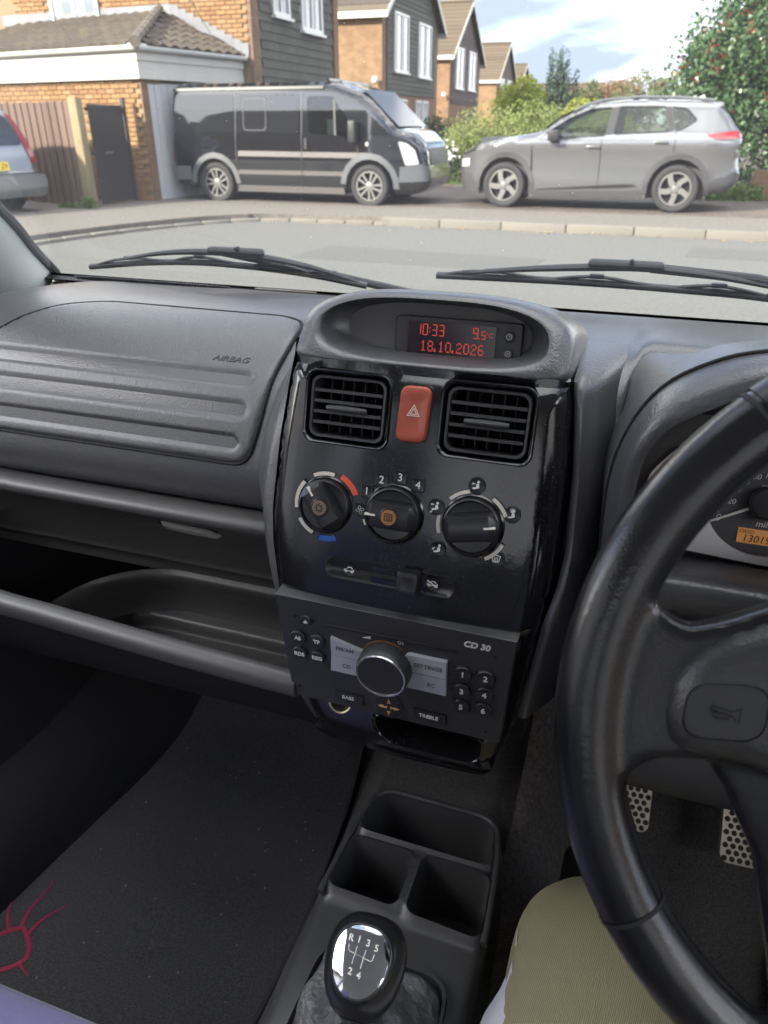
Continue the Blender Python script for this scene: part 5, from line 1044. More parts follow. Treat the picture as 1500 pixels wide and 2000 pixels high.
knob(-.0715, 1.0770, .0232, RAD(-52) , 'left heater knob with snowflake button beside red and blue arcs', (mat('cap_grey', (.16, .12, .085), .5), 'snow'))
knob(-.0095, 1.0790, .0238, RAD(0), 'middle fan knob with orange rear demister button', (mat('cap_orange', (.32, .13, .035), .5), 'rear'))
knob(.0572, 1.0790, .0240, RAD(180 + 11), 'right air direction knob without a centre button')
m_arc = mat('arc_white', (.55, .50, .44), .5); m_arcr = mat('arc_red', (.62, .075, .03), .45); m_arcb = mat('arc_blue', (.015, .10, .42), .45); m_pad = mat('pad_black', (.010, .010, .011), .3)
def arcs(u, z, r0, r1, items, label):
    f = ffr(u, z); t = thing('dial_scale', tuple(f.o), label, 'scale', 'printed scales round the knobs')
    for a0, a1, m_ in items:
        b = MB(); b.prism(arcband(0, 0, r0 - .0007, r1 + .0007, a0 - 2, a1 + 2), f, -.002, .0006); e = b.build('arc_rim', m_gloss, t, smooth=0)
        b = MB(); b.prism(arcband(0, 0, r0, r1, a0, a1), f, 0, .0011); b.build('arc', m_, t, smooth=0)
arcs(-.0715, 1.0770, .0262, .0294, [(78, 118, m_arc), (140, 192, m_arc), (212, 248, m_arc)], 'white arc marks left of the left heater knob'.replace('left of', 'round'))
arcs(-.0715, 1.0770, .0270, .0318, [(26, 66, m_arcr), (262, 292, m_arcb)], 'red and blue temperature arcs round the left knob')
arcs(.0572, 1.0790, .0272, .0300, [(100, 136, m_arc), (25, 60, m_arc), (165, 200, m_arc), (-62, -24, m_arc)], 'white arc marks round the right air knob')
arcs(-.0095, 1.0790, .0265, .0282, [(197, 208, m_arc)], 'single short white mark below the fan symbol')
def iconpad(u, z, r, draw, label, sq=False, name='icon_pad'):
    f = ffr(u, z); t = thing(name, tuple(f.o), label, 'symbol', 'symbols on the heater panel'); b = MB(); b.dome(rrect(0, 0, r * 2, r * 2.1, r * .4) if sq else circ(0, 0, r, 24), f, -.001, [(1, .0008), (.92, .0014), (.85, .0012)]); b.build('pad', m_pad, t, smooth=50); draw(t, f.at(0, 0, .0015)); return t
def num(s): return lambda t, f: text(t, s, f, .0092, m_icon)
for s_, (u, z), a in (('1', (-.0350, 1.0945), 0), ('2', (-.0228, 1.1055), 0), ('3', (-.0068, 1.1095), 0), ('4', (.0090, 1.1055), 0)): iconpad(u, z, .0056, num(s_), {'1': 'fan speed figure one, nearest the left heater knob', '2': 'fan speed figure two at upper left of the middle knob', '3': 'fan speed figure three straight above the middle knob', '4': 'fan speed figure four at upper right of the middle knob'}[s_], True, 'fan_speed_mark')
def fan(t, f):
    b = MB()
    for k in range(4): g = f.at(0, 0, 0, k * math.pi / 2 + .3); b.ring(circ(.0021, 0, .0017, 12, .0013), circ(.0021, 0, .0012, 12, .0008), g, 0, .0004)
    b.build('icon', m_dimprint, t, smooth=0)
iconpad(-.0395, 1.0785, .0054, fan, 'fan symbol left of the middle knob', True)
def seat_icon(arrows):
    def d(t, f):
        b = MB(); b.prism(circ(.0012, .0033, .0011, 12), f, 0, .0005); b.prism([(-.0002, .0018), (.0017, .0018), (.0022, -.0014), (-.0008, -.0026), (-.0032, -.0028), (-.0032, -.0016), (-.0006, -.0012)], f, 0, .0005)
        for (x, y, a) in arrows: g = f.at(x, y, 0, RAD(a)); b.prism([(-.0014, -.0003), (.0002, -.0003), (.0002, -.001), (.0015, 0), (.0002, .001), (.0002, .0003), (-.0014, .0003)], g, 0, .0005)
        b.build('icon', m_icon, t, smooth=0)
    return d
def screen_icon(t, f, k=1., dy=0.):
    b = MB(); O = [(-.0038 * k, .0026 * k + dy), (-.0026 * k, -.0026 * k + dy), (.0026 * k, -.0026 * k + dy), (.0038 * k, .0026 * k + dy), (0, .0036 * k + dy)]; b.ring(O, [(x * .82, dy + (y - dy) * .78) for x, y in O], f, 0, .0005)
    for x in (-.0013, 0, .0013): b.fbox(f, x * k, -.0008 * k + dy, .0002, .0005, .0048 * k, .0004)
    b.build('icon', m_icon, t, smooth=0)
iconpad(.0572, 1.1112, .0071, seat_icon([(-.0028, .0016, 180)]), 'face air symbol above the right knob'); iconpad(.0258, 1.0905, .0071, seat_icon([(-.003, .002, 180), (-.0034, -.0042, 225)]), 'face and feet air symbol left of the right knob')
iconpad(.0312, 1.0568, .0068, seat_icon([(-.0036, .0004, 225)]), 'feet air symbol below left of the right knob'); iconpad(.0880, 1.0920, .0070, lambda t, f: (seat_icon([])(t, f), screen_icon(t, f, .5, .0035)), 'screen and feet air symbol right of the right knob'); iconpad(.0797, 1.0560, .0070, lambda t, f: screen_icon(t, f), 'windscreen demist symbol below the right knob')
# ---- recirculation slider
f = ffr(-.006, 1.0265); sld = thing('recirculation_slider', tuple(f.o), 'black recirculation slider in its slot above the radio', 'slider'); P = rrect(-.003, 0, .113, .0165, .007, 5)
b = MB(); b.loft([[f.pt(u * k, v * kk, h) for u, v in P] for k, kk, h in ((1.03, 1.16, -.0005), (1.02, 1.1, .0016), (1.0, 1.0, .0014), (.98, .9, -.0002))], True, False, True); b.build('slot', m_knob, sld, smooth=60)
b = MB(); b.fbox(f, -.006, 0, .0006, .06, .003, .001); b.build('track', m_blk, sld, smooth=0)
b = MB(); b.dome(rrect(.0165, .0005, .0185, .0205, .003), f, 0, [(1, .010), (.93, .0125), (.8, .0132), (.4, .012)]); b.build('slider_tab', m_knob, sld, smooth=45)
def car_icon(cross):
    def d(t, f):
        b = MB(); O = [(-.0046, -.001), (-.0044, .0008), (-.0022, .0012), (-.0008, .003), (.002, .003), (.0034, .0012), (.0046, .0006), (.0046, -.001)]; b.ring(O, [(x * .84, .0008 + (y - .0008) * .72) for x, y in O], f, 0, .0004)
        for x in (-.0026, .0026): b.ring(circ(x, -.001, .0011, 10), circ(x, -.001, .0006, 10), f, 0, .0005)
        if cross: g = f.at(0, .0006, 0, -.5); b.fbox(g, 0, 0, .0003, .0105, .0007, .0004)
        b.build('icon', m_icon, t, smooth=0)
    return d
iconpad(-.0447, 1.0262, .0056, car_icon(False), 'car with air arrow symbol left of the slider'); iconpad(.0300, 1.0272, .0056, car_icon(True), 'crossed car symbol right of the slider')
# ---- radio
fr_ = Fr(U(0, .5015, .9388), (1, 0, 0), (0, -.05, 1)); rad = thing('car_radio', tuple(fr_.o), 'matte black car radio with silver keys and big volume knob', 'radio')
m_rad = mat('radio_face', (.028, .028, .030), .38, bump=(900, .1, .0003)); m_rbtn = mat('radio_button', (.017, .017, .019), .36); m_silver = mat('silver_key', (.42, .43, .47), .42, .35); m_rp = mat('radio_print', (.58, .58, .58), .6); m_rpd = mat('key_print', (.10, .10, .115), .6); m_gold = mat('gold_print', (.55, .36, .13), .5)
lz = lambda z: z - .9388
b = MB(); RP = [(u, lz(z)) for u, z in RADIO]; b.dome(RP, fr_, -.02, [(1, .0052), (.994, .0062)]); b.build('faceplate', m_rad, rad, smooth=20)
FW = .0063
b = MB(); b.dome(rrect(-.0025, lz(.9752), .125, .0026, .001), fr_, FW - .001, [(1, FW + .0007), (.99, FW + .0009)]); b.build('disc_slot', m_rbtn, rad)
b = MB(); b.dome(rrect(-.0025, lz(.9746), .121, .0008, .0003), fr_, FW, [(1, FW + .0012)]); b.build('disc_slit', m_blk, rad)
for (u, z, lab) in ((-.0812, .9762, None), (-.0905, .9545, 'AS'), (-.0718, .9545, 'TP'), (-.0903, .9358, 'RDS'), (-.0725, .9352, 'REG'), (.0634, .9530, '1'), (.0832, .9536, '2'), (.0633, .9336, '3'), (.0832, .9350, '4'), (.0632, .9152, '5'), (.0830, .9166, '6')):
    r = .0074 if lab and not lab.isdigit() else .0082 if lab else .0056
    b = MB(); b.lathe([(r, FW - .001), (r, FW + .0022), (r * .92, FW + .0030), (r * .75, FW + .0030), (.0001, FW + .0024)], fr_.at(u, lz(z)), 28, False); k = b.build('button', m_rbtn, rad, smooth=40)
    if lab: text(k, lab, fr_.at(u, lz(z), FW + .0029), .0078 if lab.isdigit() else .0056, m_rp, bold=.0002)
    else: b = MB(); b.prism([(u - .002, lz(z) - .001), (u + .002, lz(z) - .001), (u, lz(z) + .0015)], fr_, FW + .0026, FW + .0034); b.fbox(fr_, u, lz(z) - .0019, FW + .003, .004, .0007, .0008); b.build('eject_icon', m_rp, k, smooth=0)
for P_, lab, pos in (([(-.0578, .9638), (-.0305, .9560), (-.0205, .9560), (-.0240, .9460), (-.0240, .9448), (-.0578, .9448)], 'FM/AM', (-.044, .9535)), ([(-.0578, .9440), (-.0245, .9440), (-.0215, .9255), (-.0592, .9255)], 'CD', (-.043, .9345)),
                     ([(.0495, .9638), (.0165, .9638), (.0085, .9600), (.0110, .9448), (.0495, .9448)], 'SETTINGS', (.033, .9540)), ([(.0495, .9440), (.0115, .9440), (.0100, .9300), (.0130, .9255), (.0500, .9255)], 'BC', (.036, .9345))):
    P2 = [(u, lz(z)) for u, z in P_]; b = MB(); b.dome(P2, fr_, FW - .001, [(1, FW + .0030), (.985, FW + .0040)]); k = b.build('silver_key', m_silver, rad, smooth=25); text(k, lab, fr_.at(pos[0], lz(pos[1]), FW + .0040), .0058, m_rpd, bold=.0001)
kf = fr_.at(-.0055, lz(.9455)); KR = .0238
b = MB(); b.lathe([(KR * 1.06, FW), (KR * 1.04, FW + .002)], kf, 40, False); b.build('knob_glow_ring', mat('amber_ring', (.10, .045, .015), .5), rad)
b = MB(); n = 72; rings = []
for r, h in ((KR * 1.02, FW + .001), (KR * 1.02, FW + .012), (KR * .985, FW + .0165), (KR * .95, FW + .018)): rings.append([kf.pt((r * (1.0 + (.012 if j % 2 else -.012) * (h < FW + .016))) * math.cos(2 * math.pi * j / n), (r * (1.0 + (.012 if j % 2 else -.012) * (h < FW + .016))) * math.sin(2 * math.pi * j / n), h) for j in range(n)])
b.loft(rings, True, False, True); vk = b.build('volume_knob', mat('knob_soft', (.022, .022, .024), .45), rad, smooth=30)
b = MB(); b.lathe([(KR * .955, FW + .0178), (KR * .94, FW + .0192), (KR * .89, FW + .0190), (KR * .875, FW + .0178)], kf, 48, False); b.build('chrome_ring', mat('satin_chrome', (.55, .55, .54), .22, .9), vk)
b = MB(); b.lathe([(KR * .87, FW + .0178), (KR * .6, FW + .0172), (.0001, FW + .0170)], kf, 40, False); b.build('knob_face', mat('knob_face_grey', (.035, .037, .042), .5), vk)
for (u, z, lab, w) in ((-.0437, .8935, 'BASS', .030), (.0345, .8935, 'TREBLE', .032)):
    b = MB(); b.dome(rrect(u, lz(z), w, .0115, .001), fr_, FW - .001, [(1, FW + .0008), (.97, FW + .0022)]); k = b.build('tone_key', m_rbtn, rad, smooth=20); text(k, lab, fr_.at(u - .0005, lz(z) + .0003, FW + .0023), .0056, m_rp, bold=.0001)
b = MB(); nf = fr_.at(-.004, lz(.8940)); b.lathe([(.0142, FW - .001), (.0142, FW + .0012), (.0134, FW + .0020), (.0001, FW + .0024)], nf, 32, False); k = b.build('arrow_pad', m_rbtn, rad, smooth=40)
b = MB()
for a in range(4):
    g = nf.at(0, 0, 0, a * math.pi / 2); T = [(.0052, .0017), (.0102, 0), (.0052, -.0017)]; b.ring(T, [(.0058, .0009), (.0084, 0), (.0058, -.0009)], g, FW + .0018, FW + .0028)
    if a % 2 == 0: b.ring([(.0016, .0015), (.0052, .0004), (.0016, -.0015)], [(.0021, .0008), (.004, .0002), (.0021, -.0008)], g, FW + .0018, FW + .0028)
b.build('arrow_icons', m_gold, k, smooth=0)
text(rad, 'CD 30', fr_.at(.0735, lz(.9853), FW), .0082, m_rp, bold=.0003, shear=.2)
b = MB(); b.prism([(-.028, lz(.9690)), (-.0205, lz(.9690)), (-.0205, lz(.9722))], fr_, FW - .0005, FW + .0003); b.ring(circ(.0062, lz(.9718), .0017, 12), circ(.0062, lz(.9718), .0011, 12), fr_, FW, FW + .0004); b.fbox(fr_, .0092, lz(.9718), FW + .0002, .0007, .0034, .0004); b.build('knob_marks', m_rp, rad, smooth=0)
for (u, z) in ((-.0925, .9775), (-.0945, .8925), (.0895, .9775), (.0865, .8905)):
    b = MB(); b.lathe([(.0017, FW - .001), (.0017, FW + .0003)], fr_.at(u, lz(z)), 12); b.build('key_hole', m_blk, rad)
# ---- lighter socket and lower pocket
lf = Fr(U(-.058, .513, .872), (1, 0, 0), (0, .5, 1)); lt = thing('lighter_socket', tuple(lf.o), 'chrome rimmed lighter socket under the radio', 'socket')
b = MB(); b.lathe([(.0125, -.01), (.0125, .004), (.0118, .0056), (.0105, .0052), (.0100, .001)], lf, 32, False); b.build('rim', mat('worn_brass', (.50, .44, .33), .28, .9), lt)
b = MB(); b.lathe([(.0102, -.02), (.0102, .0015), (.008, .003)], lf, 24); b.build('cap', m_blk, lt)
b = MB(); f = Fr(fmap()(.03, .8575, 0), (1, 0, 0), (0, 0, 1)); PO = [(u - .03, z - .8575) for u, z in POC]; b.loft([[f.pt(u * k, v * k, h) for u, v in PO] for k, h in ((1.02, .001), (1.05, .004), (1.0, .005), (.96, .003), (.93, -.02), (.88, -.045))], True, False, True); b.build('lower_pocket', m_gloss, fas, smooth=50)
# side of the fascia running back to the dash
for sg in (-1, 1):
    b = MB(); b.grid([[U(sg * (interp(HW, z) - .004 * (sg > 0)), fY(interp(HW, z), z) + .014 + dy, z) for z in [.805 + .40 * i / 30 for i in range(31)]] for dy in (0, .02, .05, .09)]); b.build('fascia_side', m_satin, fas, smooth=50)
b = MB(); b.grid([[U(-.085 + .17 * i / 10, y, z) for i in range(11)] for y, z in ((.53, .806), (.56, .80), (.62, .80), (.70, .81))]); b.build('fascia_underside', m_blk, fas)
# ================================================================ instrument binnacle
cow = thing('instrument_binnacle', tuple(U(.35, .55, 1.1)), 'curved instrument binnacle behind the steering wheel', 'instrument panel')
def mir(P): return P + [(.70 - u, y, z) for u, y, z in reversed(P)]
seam = [(.166, .572, .97), (.160, .56, 1.03), (.1575, .545, 1.085), (.157, .535, 1.135), (.1655, .53, 1.178), (.184, .53, 1.2095), (.213, .53, 1.229), (.243, .53, 1.2385), (.30, .53, 1.247)]
inner = [(.186, .545, .99), (.182, .53, 1.04), (.176, .515, 1.10), (.177, .507, 1.15), (.181, .503, 1.172), (.192, .50, 1.191), (.218, .497, 1.2095), (.248, .495, 1.227), (.30, .49, 1.237)]
back = [(.182, .605, .98), (.178, .60, 1.03), (.176, .60, 1.07), (.178, .605, 1.11), (.182, .61, 1.135), (.193, .615, 1.155), (.22, .62, 1.172), (.255, .62, 1.182), (.30, .62, 1.188)]
R_ = lambda P: spl(mir(P), 70)
sa, si, sb_ = R_(seam), R_(inner), R_(back); rows = []
outer = [V3((p.x + (-.006 if p.x < .35 else .006), p.y + .05, p.z - .006)) for p in sa]
rows.append([U(*p) for p in outer])
for k in range(9):
    t = k / 8; rows.append([U(a.x + (c.x - a.x) * t, a.y + (c.y - a.y) * t - .010 * math.sin(math.pi * t), a.z + (c.z - a.z) * t + .004 * math.sin(math.pi * t)) for a, c in zip(sa, si)])
tun = [rows[-1]]
for k in range(1, 8):
    t = k / 7; tun.append([U(a.x + (c.x - a.x) * t, a.y + (c.y - a.y) * t, a.z + (c.z - a.z) * t + .003 * math.sin(math.pi * t)) for a, c in zip(si, sb_)])
b = MB(); b.grid(rows); b.build('cowl', m_dash, cow, smooth=60)
b = MB(); b.grid(tun); b.build('hood_inner_lit', mat('hood_inner_lit', (.50, .46, .47), .55, bump=(500, .2, .0005)), cow, smooth=60)  # inside of the cowl coloured pale to stand in for missing light
b = MB(); b.tube([U(p.x, p.y - .001, p.z + .001) for p in sa], .0013, 6); b.build('cowl_gap', m_blk, cow)
# surface between cowl seam and dash top
b = MB(); rows = []
for p in sa:
    cx = .35; q = V3((p.x + (p.x - cx) * .10 * (1 if abs(p.x - cx) > .1 else 1), .66, min(p.z - .012, 1.2))); q.x = max(q.x, .157) if p.x < .35 else q.x; rows.append([U(p.x + (q.x - p.x) * k / 6, p.y + .002 + (q.y - p.y) * k / 6, p.z - .0015 + (q.z - p.z) * (k / 6) ** 1.4) for k in range(7)])
b.grid(rows); b.build('cowl_top', m_dash, cow, smooth=60)
cf = Fr(U(.35, .60, 1.09), (1, 0, 0), (0, .342, .94)); m_dial = mat('dial_face', (.07, .07, .078), .6); m_bez = mat('silver_bezel', (.78, .75, .72), .4); m_dp = mat('dial_print', (.72, .70, .68), .6)
b = MB(); b.fbox(cf, 0, .012, -.008, .36, .125, .004); b.build('backing', m_dash2, cow, smooth=0)
b = MB(); O = roundpoly([(-.131, -.0372), (-.060, -.041), (.060, -.041), (.131, -.0372), (.160, -.02), (.163, .02), (.145, .044), (.11, .062), (0, .075), (-.11, .062), (-.145, .044), (-.163, .02), (-.160, -.02)], .008); sp_h = [(-.0702 + .046 * math.cos(a), .0115 + .0458 * math.sin(a)) for a in [2 * math.pi * i / 48 for i in range(48)]]; sp_h2 = [(-u, v) for u, v in sp_h[::-1]]
lh = roundpoly([(-.157, -.032), (-.1235, -.0335), (-.1205, -.02), (-.1235, .02), (-.128, .038), (-.14, .033), (-.154, .012)], .006); lh2 = [(-u, v) for u, v in lh[::-1]]
b.patch(O, lambda u, v, d: cf.pt(u, v, .004 - d), [sp_h, sp_h2, lh, lh2], .02, .008, False); b.build('silver_bezel', m_bez, cow, smooth=20)
b = MB(); b.prism(O, cf, -.006, -.0042); b.build('dial_face', m_dial, cow, smooth=0)
def dtext(s, u, v, sz, **k): text(cow, s, cf.at(u, v, -.0038), sz, m_dp, 'dial_number', shear=.2, **k)
for s, u, v in (('0', -.1035, -.0078), ('20', -.0953, .0069), ('40', -.0931, .0166), ('60', -.0878, .0236), ('80', -.0799, .0292), ('100', -.070, .0312)): dtext(s, u, v, .0085 if s == '0' else .0062)
dtext('mph', -.0690, .0222, .0078); dtext('miles', -.0672, -.0085, .0072)
for i, a in enumerate(range(200, 60, -9)):
    b = MB(); g = cf.at(-.0702, .0094, -.0039, RAD(a)); L_ = .0042 if i % 2 else .0028; b.fbox(g, .0372, 0, .0002, L_, .0008, .0003); b.build('dial_tick', m_dp, cow, smooth=0)
b = MB(); g = cf.at(-.0702, .0094, -.0038, RAD(207.8)); b.prism([(.010, -.0011), (.050, -.0007), (.050, .0007), (.010, .0011)], g, .003, .0042); b.build('needle', mat('needle_cream', (.75, .70, .62), .5), cow, smooth=0)
b = MB(); b.lathe([(.0135, -.004), (.0135, .004), (.011, .0065), (.0001, .007)], cf.at(-.0702, .0094), 30, False); b.build('needle_hub', m_blackp, cow, smooth=40)
b = MB(); b.fbox(cf, -.0672, -.0192, -.0034, .039, .0122, .0012); lcd = b.build('odometer_screen', mat('lcd_amber', (.36, .19, .07), .5, emit=((1., .42, .12), .015)), cow, smooth=0); m_seg = mat('lcd_black', (.03, .02, .015), .6)
text(lcd, 'ODO', cf.at(-.0800, -.0158, -.0026), .0040, m_seg, sx=1.2); text(lcd, '13019', cf.at(-.0725, -.0213, -.0026), .0082, m_seg, shear=.15, sx=1.05)
# dash ledges under the cluster
b = MB(); pr = spl([(.60, 1.045), (.56, 1.058), (.52, 1.072), (.505, 1.072), (.50, 1.062), (.505, 1.045), (.53, 1.02), (.545, 1.0)], 30); b.grid([[U(u, p.x, p.y) for p in pr] for u in [.168 + i * .02 for i in range(27)]]); b.build('lower_ledge', m_dash, cow, smooth=60)
b = MB(); b.tube([U(.172, .515, 1.022), U(.52, .515, 1.022)], .003, 6); b.grid([[U(u, p.x, p.y) for p in spl([(.53, 1.02), (.515, 1.01), (.52, .97), (.50, .93), (.485, .90), (.49, .875), (.54, .85), (.64, .83)], 30)] for u in [.165 + i * .02 for i in range(29)]]); b.build('knee_panel', mat('kick_shade', (.020, .020, .022), .5), cow, smooth=60)
# ================================================================ steering wheel
WT = RAD(22.27); WC = V3((.19, .3045, 1.126)); wf_ = Fr(WC, (1, 0, 0), (0, math.sin(WT), math.cos(WT))); WR = .185
whl = thing('steering_wheel', tuple(WC), 'black leather steering wheel filling the right side', 'steering wheel'); m_lea = mat('wheel_leather', (.010, .010, .011), .215, voro=(800, .16, .0004), bump=(1200, .12, .0003), spec=.5, rvar=(25, .05)); m_pad_ = mat('airbag_pad', (.034, .034, .036), .34, voro=(700, .35, .0006), bump=(500, .2, .0004))
def ringpts(a0, a1, n, rr, rz, m_=16, R0=WR): 
    out = []
    for i in range(n):
        a = a0 + (a1 - a0) * i / (n - 1); out.append([wf_.pt((R0 + rr * math.cos(t)) * math.cos(a), (R0 + rr * math.cos(t)) * math.sin(a), rz * math.sin(t)) for t in [2 * math.pi * j / m_ for j in range(m_)]])
    return out
raw = MB(); raw.loft(ringpts(0, 2 * math.pi, 145, .0172, .0165)[:-1] + [ringpts(0, .01, 2, .0172, .0165)[0]], True)
def slab(P, w0, w1): raw.prism(P, wf_, w0, w1, True)
for sx in (-1, 1):
    slab([(sx * u, v) for u, v in [(-.178, .055), (-.166, .050), (-.158, .040), (-.146, .0355), (-.130, .042), (-.110, .054), (-.06, .06), (-.06, -.02), (-.12, -.024), (-.148, -.028), (-.158, -.036), (-.165, -.050), (-.178, -.056)]], -.013, .0095)
    slab([(sx * u, v) for u, v in [(-.135, -.02), (-.118, -.040), (-.10, -.07), (-.085, -.12), (-.075, -.165), (-.045, -.175), (-.05, -.12), (-.06, -.06), (-.05, .0)]], -.016, -.002)
slab(circ(0, .0, .075, 32), -.03, -.002)
me = raw.mesh(0); o = bpy.data.objects.new('tmp', me); COL.objects.link(o); rm = o.modifiers.new('r', 'REMESH'); rm.mode = 'VOXEL'; rm.voxel_size = .0021; sm = o.modifiers.new('s', 'SMOOTH'); sm.iterations = 22; sm.factor = .6
dgp = bpy.context.evaluated_depsgraph_get(); me2 = bpy.data.meshes.new_from_object(o.evaluated_get(dgp)); bpy.data.objects.remove(o); me2.polygons.foreach_set('use_smooth', [True] * len(me2.polygons)); put(me2, 'rim', m_lea, whl)
for a in (RAD(134), RAD(46), RAD(216), RAD(-36)):
    b = MB(); rg = ringpts(a - .006, a + .006, 3, .0172, .0166, 24); b.loft([[wf_.pt(*((wf_.a.dot(p - WC), wf_.b.dot(p - WC), wf_.n.dot(p - WC)))) for p in r] for r in rg], True); b.build('rim_seam', m_blk, whl)
b = MB(); b.loft(ringpts(RAD(47), RAD(133), 50, .0176, .0170, 20), True); b.build('rim_top_cover', mat('wheel_top', (.017, .017, .019), .30, bump=(600, .15, .0004)), whl, smooth=60, label='smoother top section of the rim')
HP = [(-.118, .0445), (-.131, .0375), (-.1435, .0275), (-.1515, .012), (-.1525, -.006), (-.1495, -.0195), (-.140, -.0225), (-.10, -.021), (-.06, -.05), (-.03, -.075)]
padP = HP + [(-u, v) for u, v in reversed(HP)] + [(.10, .056), (.05, .068), (0, .07), (-.05, .068), (-.10, .056)]; padP = roundpoly(padP, .012, 3)
def padmap(off=0.):
    def f(u, v, d):
        e = min(dpoly((u, v), padP), .012); return wf_.pt(u, v, .004 + .011 * math.sqrt(max(0, 1 - (1 - e / .012) ** 2)) + .012 * (1 - min(1, math.hypot(u / .16, v / .08)) ** 2) + off - d)
    return f
hbP = [[(sx * (-.1268) + (u * sx), .0035 + v + .003 * u / .016) for u, v in rrect(0, 0, .0335, .0262, .009, 5)] for sx in (-1, 1)]
b = MB(); b.patch(padP, padmap(), hbP, .006, .012); b.build('airbag_pad', m_pad_, whl, smooth=60)
for sx, P_ in zip((-1, 1), hbP):
    Q_ = grow(P_, .96); b = MB(); b.patch(Q_, padmap(-.0005), (), .006, .004); hb = b.build('horn_button', mat('horn_plastic', (.026, .026, .028), .45, bump=(700, .2, .0003)), whl, smooth=60)
    c = padmap(.0)(sx * -.1268, .0035, 0); hf = Fr(c, wf_.a, wf_.b); b = MB(); b.ring([(-.0062, .0020), (.0028, .0012), (.0062, .0038), (.0062, -.0040), (.0028, -.0012), (-.0062, -.0010)], [(-.0056, .0014), (.0026, .0006), (.0056, .0026), (.0056, -.0028), (.0026, -.0006), (-.0056, -.0005)], hf, -.001, .0004)
    b.tube([hf.pt(-.005, -.001, .0002), hf.pt(-.0048, -.003, .0002), hf.pt(-.002, -.0034, .0002), hf.pt(.0018, -.002, .0002)], .0004, 5); b.build('horn_icon', m_blk, hb, smooth=0)
# column shroud, stalks
colm = thing('steering_column', tuple(U(.35, .42, 1.08)), 'black steering column shroud with a stalk behind the wheel', 'steering column')
ax = V3((0, math.cos(WT), -math.sin(WT))); b = MB(); rings = []
for d_, w, h in ((.045, .048, .045), (.06, .058, .056), (.12, .062, .066), (.20, .060, .07), (.26, .055, .068)):
    c = WC + ax * d_; f = Fr(c, (1, 0, 0), wf_.b); rings.append([f.pt(u, v - .006) for u, v in rrect(0, 0, w * 2, h * 2, .028, 5)])
b.loft(rings, True, True, True); b.build('shroud', m_dash2, colm, smooth=50)
b = MB(); p0 = U(.305, .405, 1.085); rg = []; pth = spl([U(.300, .40, 1.090), U(.280, .395, 1.094), U(.268, .392, 1.097), U(.240, .388, 1.101), U(.205, .384, 1.106), U(.175, .380, 1.108)], 20)
b.tube(pth, [.007, .008, .008, .0075, .006, .0055, .006, .009, .011, .0125, .0135, .014, .0145, .0145, .014, .0135, .013, .012, .010, .006], 14, True, .62); b.build('indicator_stalk', mat('stalk_plastic', (.034, .035, .039), .4), colm, smooth=60)
b = MB()
for k in range(3): b.lathe([(.0075, k * .006), (.0095, k * .006 + .001), (.0095, k * .006 + .004), (.0075, k * .006 + .005)], Fr(U(.296 - k * 0, .40, 1.0905), (0, .1, 1), (0, 1, 0)), 16)
b.build('stalk_collar', m_satin, colm)
# ================================================================ pedals
m_ped = mat('pedal_alloy', (.42, .36, .30), .35, .7); m_pedd = mat('pedal_rubber', (.02, .018, .016), .8)
def pedal(u, y, z, w, h, label):
    f = Fr(U(u, y, z), (1, .05, 0), (0, .62, .78)); t = thing('pedal', tuple(f.o), label, 'pedal', 'foot pedals'); P = rrect(0, 0, w, h, .012, 4)
    b = MB(); b.dome(P, f, -.012, [(1, 0), (.97, .002)]); b.build('plate', m_ped, t, smooth=40)
    b = MB(); b.prism(grow(P, .86), f, .0021, .0026); b.build('grip_ground', m_ped, t, smooth=0); hx = [(.0042 * math.cos(a), .0042 * math.sin(a)) for a in [math.pi / 3 * k for k in range(6)]]; Ms = []; hm = MB(); hf0 = Fr((0, 0, 0), (1, 0, 0), (0, 1, 0)); hm.prism(hx, hf0, 0, .0009); hme = hm.mesh(0); r = Matrix((f.a, f.b, f.n)).transposed().to_4x4()
    j = 0; v = -h * .42
    while v < h * .43:
        uu = -w * .40 + (.0052 if j % 2 else 0)
        while uu < w * .41: Ms.append(Matrix.Translation(f.pt(uu, v, .0024)) @ r); uu += .0104
        v += .009; j += 1
    pieces(t, 'grip_stud', hme, Ms, m_pedd)
    b = MB(); b.tube([f.pt(0, .01, -.01), f.pt(0, h * .6, -.06), U(u, y + .12, z + .22), U(u, y + .14, z + .40)], .010, 8); b.build('arm', m_pedd, t)
pedal(.258, .868, .465, .058, .085, 'clutch pedal just right of the wheel rim, mostly hidden'); pedal(.418, .862, .46, .066, .088, 'drilled metal brake pedal under the steering wheel')
